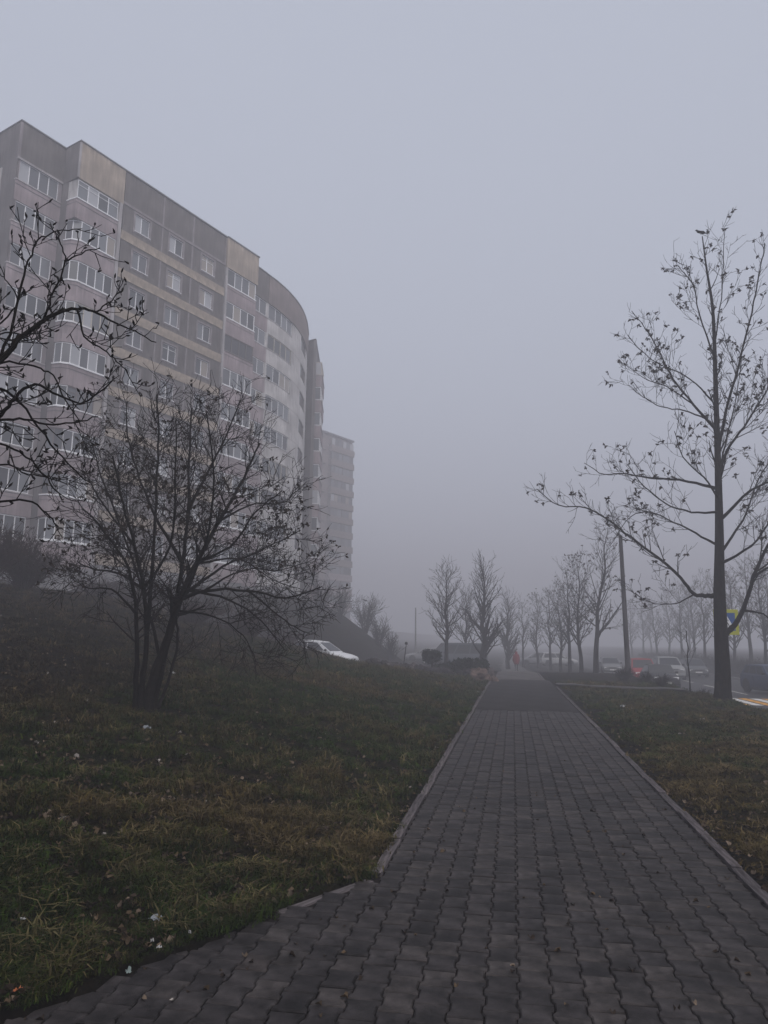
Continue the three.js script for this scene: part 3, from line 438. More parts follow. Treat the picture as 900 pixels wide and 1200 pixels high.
{ // tall tree on the right lawn
  const D = 26.2, base = at(847, 822, D); base.y = heightAt(base.x, -base.z);
  const ctx = newCtx(1234, [
    { per: 3.4, abs: [0.6, 2.2], angle: 0.7, up: 0.5, wob: 0.09, r: 0.42, taper: 0.72, seg: 0.22, from: 0.12, lift: 0.12 },
    { per: 4.4, abs: [0.3, 1.05], angle: 0.75, up: 0.45, wob: 0.14, r: 0.5, taper: 0.35, seg: 0.16 },
    { per: 4.6, abs: [0.14, 0.45], angle: 0.7, up: 0.4, wob: 0.17, r: 0.6, taper: 0.2, seg: 0.13 }], 0.0075, 0.03); ctx.bow = 0.5; ctx.jit = 0.02;
  const f = (px, deep) => px.map(([x, y], k) => at(x, y, D + deep * (k / (px.length - 1))));
  const trunk = smoothPts(f([[847, 826], [847, 790], [845, 745], [843, 690], [843, 630], [842, 570], [840, 500], [838, 430], [835, 360], [828, 315], [823, 277]], 0));
  ctx.limb.tube(trunk, (t) => t < 0.05 ? lerp(0.34, 0.25, Math.sqrt(t / 0.05)) : t < 0.3 ? lerp(0.25, 0.18, (t - 0.05) / 0.25) : lerp(0.18, 0.016, Math.pow((t - 0.3) / 0.7, 0.7)), 12, 1); sprout(ctx, trunk, 0.14, 0.03, 0, 0.42);
  const L = [[[[850, 742], [858, 736], [871, 715], [883, 676], [900, 640], [925, 590], [935, 520], [930, 440]], 0.13, 0.02, 0.4], [[[838, 698], [826, 698], [813, 696], [797, 677], [764, 648], [733, 625], [722, 616], [688, 596], [655, 592], [629, 573]], 0.1, 0.013, -1.5],
    [[[841, 573], [807, 564], [763, 560], [726, 555], [708, 556], [685, 543]], 0.065, 0.012, 0.8], [[[838, 502], [813, 474], [788, 443], [775, 418], [761, 391], [740, 365]], 0.06, 0.012, 0.3], [[[835, 470], [807, 443], [762, 420], [735, 393]], 0.035, 0.01, -1.2], [[[828, 491], [800, 481], [776, 477], [754, 465], [737, 452]], 0.035, 0.01, 1.0], [[[813, 474], [780, 452], [754, 443], [727, 423]], 0.03, 0.01, 1.6],
    [[[838, 420], [819, 368], [811, 331], [796, 314], [789, 301]], 0.035, 0.01, 0.4], [[[838, 400], [845, 350], [848, 300], [849, 270]], 0.03, 0.009, -0.3], [[[841, 528], [848, 495], [862, 440], [878, 380], [888, 330], [897, 285]], 0.08, 0.014, -0.4], [[[842, 560], [852, 528], [872, 500], [900, 455], [930, 400], [945, 350]], 0.07, 0.014, 1.2], [[[843, 610], [880, 575], [915, 560], [960, 540]], 0.07, 0.014, -1.0],
    [[[843, 600], [810, 600], [780, 590], [755, 570], [735, 545]], 0.05, 0.012, -2], [[[843, 640], [815, 625], [790, 612], [760, 600], [740, 605], [715, 640]], 0.05, 0.011, 1.6], [[[883, 676], [910, 660], [950, 650]], 0.06, 0.012, -1.5], [[[871, 715], [895, 720], [920, 742], [950, 735]], 0.05, 0.01, 0.5], [[[843, 650], [870, 610], [890, 560], [915, 520]], 0.06, 0.012, 2.2], [[[842, 560], [850, 520], [862, 470], [870, 420]], 0.05, 0.012, 2.6], [[[842, 585], [825, 560], [800, 535], [790, 505]], 0.045, 0.011, -2.6], [[[815, 695], [790, 708], [760, 705], [735, 690]], 0.03, 0.01, 1.2], [[[845, 660], [880, 640], [905, 610], [930, 620]], 0.06, 0.012, -2.4]];
  for (const [px, r0, r1, deep] of L) traced(ctx, f(px, deep), r0, r1, 0, 0.2, 7);
  const lv = new Buf(), r = rngOf(61); for (const p of ctx.tips) if (r() < 0.26) leafTuft(lv, p, 0.11, 9, r, 0.5);
  treeThing('maple_tree', 'tall bare tree with shrivelled leaf clusters on the lawn by the road', null, base, ctx, M.lichen_bark, M.twig, [['withered_leaves', lv, M.dry_leaf]]);
}
// generator for the smaller, hazier trees
function wildTree(seed, h, spread, opt = {}) {
  const ctx = newCtx(seed, [
    { n: opt.n ?? 30, abs: [h * 0.2 * spread, h * 0.42 * spread], angle: opt.angle ?? 0.75, up: 0.45, wob: 0.09, r: 0.36, taper: opt.taper ?? 0.55, seg: 0.3, from: 0.12, lift: 0.1 },
    { per: 3.2, abs: [0.35, 1.2], angle: 0.62, up: 0.35, wob: 0.13, r: 0.5, taper: 0.4, seg: 0.25 },
    { per: 3.6, abs: [0.15, 0.6], angle: 0.6, up: 0.3, wob: 0.15, r: 0.6, taper: 0.2, seg: 0.2 }], opt.rmin ?? 0.011, 0.035);
  const r = ctx.r, lean = opt.lean ?? 0, tr = [V(0, -0.15, 0)]; for (let k = 1; k <= 7; k++) tr.push(V(lean * h * (k / 7) ** 1.4 + 0.03 * h * (r() - 0.5), h * k / 7, 0.03 * h * (r() - 0.5)));
  const pts = smoothPts(tr), R = opt.R ?? h * 0.021; ctx.limb.tube(pts, (t) => lerp(R, 0.015, Math.pow(t, 0.8)), 8, 1); sprout(ctx, pts, R, 0.02, 0, opt.clear ?? 0.22);
  const lv = new Buf(); if (opt.leaves) for (const p of ctx.tips) if (r() < opt.leaves) leafTuft(lv, p, 0.16, 5, r);
  return { limb: ctx.limb.build(), twig: ctx.twig.build(), leaves: lv.size ? lv.build() : null };
}
function plantTree(g, name, label, group, pos, turn, scale) {
  const t = thing(name, label, 'tree', [pos.x, pos.y, pos.z], turn, group); part('trunk', g.limb, M.bark, t); part('crown', g.twig, M.twig, t); if (g.leaves) part('withered_leaves', g.leaves, M.dry_leaf, t).userData.kind = 'stuff'; t.scale.setScalar(scale); return t;
}
const groundAt = (px, d) => { const p = at(px, 750, d); p.y = heightAt(p.x, -p.z); return p; };
const T = [wildTree(11, 6.4, 1.2, { n: 50, angle: 0.85, clear: 0.26, taper: 0.62, R: 0.17 }), wildTree(12, 6.8, 1.05, { n: 60, angle: 0.75, clear: 0.1, taper: 0.6, R: 0.24 }), wildTree(13, 8, 1.0, { n: 40, angle: 0.9, leaves: 0.2 }), wildTree(14, 8.5, 1.0, { n: 40, lean: 0.12, angle: 0.85, leaves: 0.12 }), wildTree(15, 9, 0.95, { n: 36, angle: 0.85, clear: 0.26, leaves: 0.16 })];
plantTree(T[0], 'pollard_tree', 'bare round-crowned tree left of the footpath, beside the dark van', null, groundAt(523, 50), 0.3, 1.0);
plantTree(T[1], 'pollard_tree', 'bare upright tree with dense low shoots at the left footpath edge', null, groundAt(567, 51), 1.4, 1.03);
plantTree(T[0], 'pollard_tree', 'fainter bare tree close behind the round-crowned one by the van', null, groundAt(546, 62), 2.4, 0.95);
plantTree(T[1], 'pollard_tree', 'misty thick-trunked tree where the footpath disappears', null, groundAt(595, 72), 2.0, 1.0);
for (const [px, d, v, turn, sc] of [[613, 80, 4, 0.4, 0.75], [630, 76, 2, 1.1, 0.85], [644, 70, 4, 2.6, 0.8], [656, 64, 2, 3.6, 0.85], [667, 58, 4, 5.1, 0.85], [680, 53, 2, 0.2, 0.95]]) plantTree(T[v], 'verge_tree', 'bare tree with a few withered leaves in the row between footpath and road', 'trees in the verge row', groundAt(px, d), turn, sc);
plantTree(T[3], 'verge_tree', 'largest tree of the verge row, leaning toward the road beside the pole', null, groundAt(697, 51), 0.15, 1.12);
for (const [px, x, v, turn, sc] of [[742, 19.5, 2, 0, 1.1], [756, 21, 4, 1, 1.0], [772, 19, 3, 2, 1.0], [786, 22, 2, 3, 1.15], [800, 19.4, 4, 4, 1.0], [815, 21.5, 2, 5, 1.1], [828, 18.8, 4, 0.5, 0.95], [845, 20.6, 3, 1.5, 1.05], [862, 19, 2, 2.5, 1.0], [880, 21, 4, 3.5, 1.1], [897, 18.9, 2, 4.5, 1.0], [735, 26, 4, 2.2, 1.2], [765, 27, 2, 0.9, 1.2], [810, 27, 2, 2.2, 1.25], [855, 27, 4, 0.7, 1.25], [905, 26, 2, 1.7, 1.2]]) {
  const ang = Math.atan2(px - 450, 873) - rad(9.93); plantTree(T[v], 'roadside_tree', 'hazy bare tree in the belt across the road', 'trees across the road', ground(x, -x / Math.tan(ang)), turn, sc);
}
// shrubs: many stems from one foot
function shrubGeo(seed, h, w, stems, per, rmin, leaves = 0) {
  const ctx = newCtx(seed, [{ per, abs: [h * 0.2, h * 0.5], angle: 0.6, up: 0.3, wob: 0.14, r: 0.6, taper: 0.4, seg: 0.15, from: 0.1 }, { per: per * 1.3, abs: [h * 0.08, h * 0.25], angle: 0.65, up: 0.2, wob: 0.16, r: 0.7, taper: 0.2, seg: 0.12 }], rmin, 0.5), r = ctx.r;
  for (let k = 0; k < stems; k++) { const a = r() * 6.283, q = w * (0.2 + 0.8 * r()) * 0.5, top = h * (0.65 + 0.4 * r()) * (1 - 0.35 * (q / (w * 0.5)) ** 2); const pts = smoothPts([V(0.12 * q * Math.cos(a), -0.1, 0.12 * q * Math.sin(a)), V(0.45 * q * Math.cos(a), top * 0.5, 0.45 * q * Math.sin(a)), V(q * Math.cos(a), top, q * Math.sin(a))], 3); ctx.twig.tube(pts, (t) => lerp(rmin * 3, rmin, t), 4, 2); sprout(ctx, pts, rmin * 3, rmin, 0, 0.15); }
  const lv = new Buf(); if (leaves) for (const p of ctx.tips) if (r() < leaves) leafTuft(lv, p, h * 0.05, 4, r);
  return { stems: ctx.twig.build(), leaves: lv.size ? lv.build() : null };
}
function plantShrub(g, label, group, pos, turn, sx, sy = sx, m = M.twig, lm = M.dry_leaf) { const t = thing('shrub', label, 'shrub', [pos.x, pos.y, pos.z], turn, group); part('stems', g.stems, m, t); if (g.leaves) part('leaves', g.leaves, lm, t).userData.kind = 'stuff'; t.scale.set(sx, sy, sx); return t; }
const S = [shrubGeo(71, 1.6, 2.4, 60, 7, 0.007, 0.3), shrubGeo(72, 2.6, 2.6, 26, 3.4, 0.011), shrubGeo(73, 0.8, 1.4, 40, 11, 0.006, 0.2), shrubGeo(74, 1.2, 3.2, 60, 6, 0.008, 0.2)];
plantShrub(S[0], 'dense dark reddish bush on top of the grass bank', null, groundAt(22, 25.5), 0, 1.0, 1.0, M.red_twig);
plantShrub(S[0], 'dense dark bush on the bank edge right below the ground floor balcony', null, groundAt(-25, 24), 2, 1.0, 1.1, M.red_twig);
for (const [px, d, g, sc, lab] of [[110, 33, 3, 0.9, 'low scrub at the foot of the apartment block plinth'], [165, 33, 3, 0.8, 'low scrub at the foot of the apartment block plinth'], [225, 27, 3, 0.9, 'brown bramble scrub on the slope behind the many-stemmed tree'], [290, 28, 3, 1.0, 'brown bramble scrub on the slope behind the many-stemmed tree'], [330, 36, 3, 0.9, 'brown bramble scrub on the slope behind the many-stemmed tree']]) plantShrub(S[g], lab, lab.startsWith('low') ? 'scrub below the block' : 'bramble scrub on the slope', groundAt(px, d), px, sc, sc * 0.85, M.red_twig);
for (const [px, d, sc] of [[398, 62, 1.1], [428, 66, 1.25], [444, 63, 1.0], [458, 60, 0.85], [375, 58, 1.0], [412, 74, 1.2]]) plantShrub(S[1], 'bare misty shrub on the bank above the white car', 'shrubs above the white car', groundAt(px, d), px, sc);
for (const [px, d, sc] of [[730, 38.5, 0.75], [754, 36, 0.6], [773, 34, 0.62]]) plantShrub(S[2], 'low twiggy bush at the lawn edge in front of the parked cars', 'bushes at the lawn edge', groundAt(px, d), px, sc, sc);
plantShrub(S[2], 'small pale twiggy bush between the sapling and the tall tree', null, groundAt(820, 31.5), 1, 0.55, 0.6, M.lichen_bark);
{ // hedge across the road
  const r = rngOf(3); for (let s = 46; s < 110; s += 4.2) plantShrub(S[3], 'clipped twiggy hedge bush under the trees across the road', 'hedge across the road', ground(18.6 + r() * 0.4, -s), r() * 6, 1.15, 1.0);
}
{ const g = wildTree(31, 2.3, 0.35, { n: 9, R: 0.03, rmin: 0.006, clear: 0.35, angle: 0.4 }); plantTree(g, 'sapling', 'thin young sapling at the lawn edge left of the tall tree', null, groundAt(805, 31.3), 0, 1); }
// evergreen plants of the bed: a clipped ball on a stem and a spreading juniper
function needleBlob(b, c, rx, ry, rz, n, size, r) { for (let k = 0; k < n; k++) { const d = randDir(r), q = Math.cbrt(r()), p = V(c.x + d.x * rx * q, c.y + d.y * ry * q, c.z + d.z * rz * q); leafTuft(b, p, size, 3, r, -0.2); } }
{
  const r = rngOf(19), p = groundAt(506, 41.5), t = thing('topiary', 'dark clipped evergreen on a short stem in the stone-edged bed', 'shrub', [p.x, p.y, p.z]);
  const b = new Buf(); needleBlob(b, V(0, 0.75, 0), 0.5, 0.34, 0.5, 700, 0.13, r); needleBlob(b, V(-0.25, 0.9, 0), 0.28, 0.24, 0.3, 200, 0.12, r); needleBlob(b, V(0.27, 0.86, 0.1), 0.26, 0.22, 0.3, 200, 0.12, r); const fo = part('foliage', b.build(), M.evergreen, t); fo.userData.kind = 'stuff';
  part('stem', new Buf().tube([V(0, -0.1, 0), V(0.03, 0.3, 0), V(0, 0.7, 0)], () => 0.06, 6).build(), M.bark, t);
  const q = groundAt(541, 40), j = thing('juniper', 'low dark spreading juniper beside the boulders at the footpath edge', 'shrub', [q.x, q.y, q.z]); const c = new Buf();
  for (const [x, y, z, rx, ry] of [[-0.9, 0.3, 0, 0.6, 0.3], [-0.3, 0.38, 0.2, 0.6, 0.36], [0.4, 0.42, -0.1, 0.6, 0.4], [0.95, 0.45, 0, 0.5, 0.4], [0.1, 0.5, -0.3, 0.5, 0.36]]) needleBlob(c, V(x, y, z), rx, ry, 0.5, 340, 0.14, r); part('foliage', c.build(), M.evergreen, j).userData.kind = 'stuff';
  part('stems', new Buf().tube([V(0, -0.1, 0), V(-0.3, 0.2, 0), V(-0.9, 0.3, 0)], () => 0.04, 5).tube([V(0, -0.1, 0), V(0.4, 0.25, 0), V(0.9, 0.4, 0)], () => 0.04, 5).build(), M.bark, j);
}
// ------------------------------------------------------------------ stones of the bed edge
function rock(seed, sx, sy, sz) { const g = new THREE.IcosahedronGeometry(1, 3), p = g.attributes.position; for (let k = 0; k < p.count; k++) { const v = V(p.getX(k), p.getY(k), p.getZ(k)), n = 0.45 + 1.05 * fbm(v.x * 1.7 + seed, v.y * 1.5 + v.z * 1.9 + seed, 91, 4); p.setXYZ(k, v.x * n * sx, Math.max(-0.4, v.y) * n * sy, v.z * n * sz); } g.computeVertexNormals(); return g; }
mat('boulder', [0.30, 0.23, 0.19], 0.95, { map: concreteMap, bumpMap: concreteBump, bumpScale: 0.02 }); mat('boulder_grey', [0.2, 0.185, 0.18], 0.95, { map: concreteMap }); mat('dark_stone', [0.07, 0.065, 0.065], 0.95, { map: concreteMap });
for (const [px, d, sx, sy, m, lab] of [[561, 35.6, 0.52, 0.46, 'boulder', 'largest pinkish boulder at the end of the stone bed edge by the footpath'], [572, 36.2, 0.36, 0.42, 'boulder_grey', 'grey boulder leaning against the largest one by the footpath'], [577, 35.4, 0.22, 0.24, 'boulder', 'small boulder touching the footpath edge']]) { const p = groundAt(px, d), o = single('boulder', rock(px, sx, sy, sx * 0.8), M[m], lab, 'boulder', 'boulders by the footpath'); o.position.set(p.x, p.y + sy * 0.25, p.z); }
const crestAt = (px) => { let best = -9, at0 = 30; for (let d = 24; d < 40; d += 0.25) { const p = groundAt(px, d), e = (p.y - EYE.y) / d; if (e > best) { best = e; at0 = d; } } return at0; };
{
  const r = rngOf(29), gs = [1, 2, 3, 4].map((k) => rock(k * 7, 0.24, 0.17, 0.16)); let k = 0;
  for (let t = 0; t < 1; t += 0.024) { const px = lerp(432, 556, t) + r(), d = crestAt(px) + 0.3 * (r() - 0.5), p = groundAt(px, d), o = single('edging_stone', gs[k++ % 4], r() < 0.25 ? M.boulder_grey : M.dark_stone, 'small rough stone in the dark edging row of the flower bed', 'stone', 'edging stones of the bed'); o.position.set(p.x, p.y + 0.08, p.z); o.rotation.y = r() * 6; o.scale.setScalar(0.8 + 0.7 * r()); }
}
// ------------------------------------------------------------------ cars
mat('tyre', [0.02, 0.02, 0.02], 0.9); mat('rim', [0.3, 0.3, 0.31], 0.4, { metalness: 0.7 }); mat('trim', [0.025, 0.025, 0.027], 0.7); { const g = new THREE.MeshPhysicalMaterial({ color: new THREE.Color().setRGB(0.03, 0.033, 0.038), roughness: 0.1, specularIntensity: 0.25 }); g.name = 'car_glass'; M.car_glass = g; } mat('lamp_lens', [0.62, 0.63, 0.64], 0.15); mat('tail_lens', [0.25, 0.015, 0.012], 0.25); mat('plate', [0.6, 0.6, 0.58], 0.5);
const paint = (n, c) => { const m = new THREE.MeshPhysicalMaterial({ color: new THREE.Color().setRGB(...c), roughness: 0.55, clearcoat: 0.15, clearcoatRoughness: 0.25, specularIntensity: 0.35 }); m.name = n; return m; };
function makeCar(label, group, o, colour, pos, turn, slope = 0) {
  const { L = 4.4, W = 1.7, H = 1.42, belt = 0.9, hood = 0.82, nose = 0.66, deck = 0.92, tail = 0.86, a0 = -1.9, a1 = 1.05, r0 = -1.05, r1 = 0.25, wheel = 0.3, posts = [0.48] } = o, h = L / 2;
  const t = thing('parked_car', label, 'car', [pos.x, pos.y, pos.z], turn, group); t.rotation.z = slope;
  const st = [[-h, 0.42, tail * 0.82, 0.78], [-h + 0.07, 0.3, tail, 0.93], [-h + 0.35, 0.24, deck, 0.985], [a0, 0.2, deck, 1], [lerp(a0, a1, 0.35), 0.19, belt, 1], [lerp(a0, a1, 0.7), 0.19, belt, 1], [a1, 0.2, hood + 0.05, 0.99], [lerp(a1, h, 0.55), 0.21, hood - 0.02, 0.97], [h - 0.16, 0.24, nose + 0.06, 0.92], [h - 0.04, 0.3, nose, 0.86], [h, 0.36, nose * 0.86, 0.74]];
  const b = new Buf(), rings = st.map(([x, yb, yt, q]) => { const w = W / 2 * q, prof = [[-w * 0.9, yb], [-w * 0.99, yb + 0.16], [-w, lerp(yb, yt, 0.55)], [-w * 0.97, yt - 0.1], [-w * 0.88, yt - 0.015], [-w * 0.5, yt + 0.015], [0, yt + 0.025]]; return [...prof, ...prof.slice(0, -1).reverse().map(([z, y]) => [-z, y])].map(([z, y]) => V(x, y, z)); }), n = rings[0].length;
  const id = rings.map((ring) => ring.map((p) => b.vert(p, V(0, 1, 0))));
  for (let k = 0; k < rings.length - 1; k++) for (let q = 0; q < n; q++) { const j = (q + 1) % n; b.i.push(id[k][q], id[k + 1][q], id[k + 1][j], id[k][q], id[k + 1][j], id[k][j]); }
  for (const e of [0, rings.length - 1]) for (let q = 1; q < n - 1; q++) e ? b.i.push(id[e][0], id[e][q + 1], id[e][q]) : b.i.push(id[e][0], id[e][q], id[e][q + 1]);
  const bg = b.build(); bg.computeVertexNormals(); part('body', bg, colour, t);
  // cabin
  const wb = W / 2 * 0.93, wr = W / 2 * 0.74, y0 = belt - 0.03, c = new Buf(), P = (x, y, z) => V(x, y, z), xm = (r0 + r1) / 2;
  const BL = P(a0, y0, -wb), BR = P(a0, y0, wb), FL = P(a1, y0, -wb), FR = P(a1, y0, wb), tl = P(r0, H - 0.04, -wr), trr = P(r0, H - 0.04, wr), fl = P(r1, H - 0.03, -wr), fr = P(r1, H - 0.03, wr), ml = P(xm, H - 0.015, -wr), mr = P(xm, H - 0.015, wr), mm = P(xm, H + 0.01, 0), rm = P(r0, H - 0.01, 0), fm = P(r1, H - 0.005, 0);
  c.quad(FR, FL, fl, fr); c.quad(BL, BR, trr, tl); c.quad(BR, FR, fr, trr); c.quad(FL, BL, tl, fl); c.tri(fr, mr, trr); c.tri(fl, tl, ml);
  c.quad(rm, trr, mr, mm); c.quad(mm, mr, fr, fm); c.quad(tl, rm, mm, ml); c.quad(ml, mm, fm, fl); c.tri(rm, tl, trr); c.tri(fm, fr, fl);
  part('cabin', c.build(), colour, t);
  const win = (name, A, B, C2, D2, u0, u1, v0, v1) => { const bi = (u, v) => A.clone().lerp(B, u).lerp(D2.clone().lerp(C2, u), v), nrm = B.clone().sub(A).cross(D2.clone().sub(A)).normalize().multiplyScalar(0.006), w = new Buf(), q = [bi(u0, v0), bi(u1, v0), bi(u1, v1), bi(u0, v1)].map((p) => p.add(nrm)); w.quad(...q); part(name, w.build(), M.car_glass, t); };
  win('windscreen', FR, FL, fl, fr, 0.05, 0.95, 0.08, 0.92); win('rear_window', BL, BR, trr, tl, 0.07, 0.93, 0.15, 0.9);
  const cuts = [0.07, ...posts, 0.9]; for (let k = 0; k < cuts.length - 1; k++) { const g = k ? 0.018 : 0; win('side_window', BR, FR, fr, trr, cuts[k] + g, cuts[k + 1] - 0.012, 0.1, 0.88); win('side_window', FL, BL, tl, fl, 1 - cuts[k + 1] + 0.012, 1 - cuts[k] - g, 0.1, 0.88); }
  // wheels
  const ty = new THREE.LatheGeometry([[wheel * 0.6, -0.09], [wheel * 0.92, -0.095], [wheel, -0.06], [wheel, 0.06], [wheel * 0.92, 0.095], [wheel * 0.6, 0.09]].map(([x, y]) => new THREE.Vector2(x, y)), 20), rim = new THREE.CylinderGeometry(wheel * 0.62, wheel * 0.62, 0.13, 14), arch = new THREE.CylinderGeometry(wheel * 1.17, wheel * 1.17, 0.05, 20);
  for (const x of [-h + 0.78, h - 0.8]) for (const z of [-1, 1]) { const w = new THREE.Group(); w.name = 'wheel'; w.position.set(x, wheel, z * (W / 2 - 0.085)); w.rotation.x = Math.PI / 2; t.add(w); part('tyre', ty, M.tyre, w); part('rim', rim, M.rim, w); const a = part('wheel_arch', arch, M.trim, t); a.position.set(x, wheel + 0.03, z * (W / 2 - 0.018)); a.rotation.x = Math.PI / 2; }
  for (const z of [-1, 1]) {
    part('headlight', new RoundedBoxGeometry(0.12, 0.14, 0.34, 2, 0.03), M.lamp_lens, t).position.set(h - 0.075, nose - 0.1, z * (W / 2 * 0.62)); part('tail_light', new RoundedBoxGeometry(0.1, 0.2, 0.26, 2, 0.03), M.tail_lens, t).position.set(-h + 0.06, tail - 0.2, z * (W / 2 * 0.68));
    part('mirror', new RoundedBoxGeometry(0.1, 0.12, 0.18, 2, 0.03), M.trim, t).position.set(a1 - 0.28, belt + 0.06, z * (W / 2 + 0.03));
    part('door_line', boxGeo(-0.006, 0.006, 0.32, belt - 0.06, z > 0 ? W / 2 - 0.01 : -W / 2 - 0.003, z > 0 ? W / 2 + 0.003 : -W / 2 + 0.01), M.trim, t).position.x = lerp(a0, a1, 0.5); part('door_handle', boxGeo(-0.09, 0.09, -0.012, 0.012, -0.012, 0.012), M.trim, t).position.set(lerp(a0, a1, 0.42), belt - 0.13, z * (W / 2 + 0.004));
  }
  part('grille', new RoundedBoxGeometry(0.06, 0.12, W * 0.36, 2, 0.02), M.trim, t).position.set(h - 0.03, nose - 0.11, 0); part('bumper', new RoundedBoxGeometry(0.14, 0.17, W * 0.86, 2, 0.05), o.bump ?? colour, t).position.set(h - 0.02, 0.4, 0); part('bumper', new RoundedBoxGeometry(0.14, 0.17, W * 0.88, 2, 0.05), o.bump ?? colour, t).position.set(-h + 0.02, 0.42, 0); part('number_plate', boxGeo(0, 0.012, -0.055, 0.055, -0.26, 0.26), M.plate, t).position.set(h + 0.05, 0.42, 0);
  return t;
}
const sedan = {}, hatch = { L: 4.0, H: 1.46, a0: -1.93, r0: -1.62, r1: 0.2, a1: 1.0, deck: 0.95, tail: 0.92, posts: [0.3, 0.6] }, suv = { L: 4.4, W: 1.82, H: 1.66, belt: 1.05, hood: 1.0, nose: 0.86, deck: 1.08, tail: 1.02, a0: -2.1, r0: -1.8, r1: 0.15, a1: 1.0, wheel: 0.35, posts: [0.3, 0.6] }, van = { L: 4.9, W: 1.9, H: 1.98, belt: 1.12, hood: 1.08, nose: 0.9, deck: 1.15, tail: 1.1, a0: -2.4, r0: -2.3, r1: 0.95, a1: 1.75, wheel: 0.33, posts: [0.35, 0.66] }, old = { L: 4.3, W: 1.66, H: 1.4, hood: 0.86, nose: 0.78, bump: M.trim, r0: -1.0, r1: 0.3, a1: 0.95, posts: [0.5] };
const roadPos = (px, x) => { const ang = Math.atan2(px - 450, 873) - rad(9.93); return V(x, ROAD_Y + 0.002, -x / Math.tan(ang)); };
{ const p = at(373, 760, 43.6); p.y = heightAt(p.x, -p.z) + 0.02; makeCar('white sedan parked on the rise, half hidden by the grass slope', null, { ...sedan, L: 4.55, a1: 1.15 }, paint('white_paint', [0.56, 0.57, 0.59]), p, rad(-14), -0.07); }
makeCar('old black sedan with pale headlights facing along the near kerb', null, old, paint('black_paint', [0.03, 0.03, 0.033]), V(8.62, ROAD_Y + 0.002, -47.2), -Math.PI / 2);
makeCar('red boxy car standing close behind the old black sedan', null, { ...hatch, H: 1.62, belt: 1.0, deck: 1.02, hood: 0.95, nose: 0.8 }, paint('red_paint', [0.22, 0.02, 0.025]), V(8.58, ROAD_Y + 0.002, -53.2), -Math.PI / 2);
makeCar('silver car further down the road beyond the red one', null, suv, paint('silver_paint', [0.2, 0.205, 0.21]), roadPos(783, 11.6), -Math.PI / 2);
makeCar('dark car in the far lane left of the tall tree', null, hatch, paint('grey_paint', [0.06, 0.063, 0.07]), roadPos(812, 14.6), -Math.PI / 2);
makeCar('blue car in the far lane right of the tall tree', null, { ...suv, H: 1.55 }, paint('blue_paint', [0.02, 0.035, 0.075]), V(13.9, ROAD_Y + 0.002, -43.6), -Math.PI / 2 + 0.15);
makeCar('grey car parked behind the largest verge tree', null, sedan, paint('dull_grey_paint', [0.12, 0.123, 0.13]), V(8.3, ROAD_Y + 0.002, -68), -Math.PI / 2);
makeCar('dark van standing behind the juniper and the round-crowned tree', null, van, paint('slate_paint', [0.06, 0.07, 0.085]), groundAt(533, 60), rad(200));
makeCar('grey car barely visible in fog left of the dark van', null, sedan, paint('ash_paint', [0.22, 0.225, 0.24]), groundAt(500, 78), rad(180));
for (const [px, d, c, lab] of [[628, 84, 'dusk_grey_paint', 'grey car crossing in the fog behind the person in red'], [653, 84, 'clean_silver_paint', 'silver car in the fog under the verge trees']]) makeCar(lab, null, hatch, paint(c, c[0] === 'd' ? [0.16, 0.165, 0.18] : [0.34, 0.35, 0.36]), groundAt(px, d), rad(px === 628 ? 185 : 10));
// ------------------------------------------------------------------ poles and signs
{
  const p = groundAt(734.5, 43), t = thing('utility_pole', 'slim concrete utility pole leaning slightly at the lawn edge', 'pole', [p.x, p.y, p.z]); t.rotation.z = 0.012;
  part('shaft', new THREE.CylinderGeometry(0.1, 0.15, 7.9, 12).translate(0, 3.75, 0), mat('pole_concrete', [0.12, 0.115, 0.115], 0.9, { map: concreteMap }), t); part('cap', new THREE.CylinderGeometry(0.05, 0.11, 0.12, 12).translate(0, 7.76, 0), M.coping, t);
  const q = groundAt(487, 78), l = thing('thin_pole', 'thin distant pole fading in the fog near the parked grey car', 'pole', [q.x, q.y, q.z]);
  part('shaft', new THREE.CylinderGeometry(0.06, 0.1, 5.4, 8).translate(0, 2.7, 0), mat('galvanised', [0.2, 0.2, 0.21], 0.6), l); part('cap', new THREE.CylinderGeometry(0.03, 0.065, 0.08, 8).translate(0, 5.44, 0), M.galvanised, l);
  const k = groundAt(473, 47), g = thing('wooden_stake', 'short dark stake with a knob in the stone-edged bed', 'stake', [k.x, k.y, k.z]); g.rotation.z = -0.12; part('stick', new THREE.CylinderGeometry(0.025, 0.04, 1.5, 6).translate(0, 0.7, 0), M.bark, g); part('knob', rock(3, 0.09, 0.12, 0.09).translate(0, 1.45, 0), M.bark, g);
}
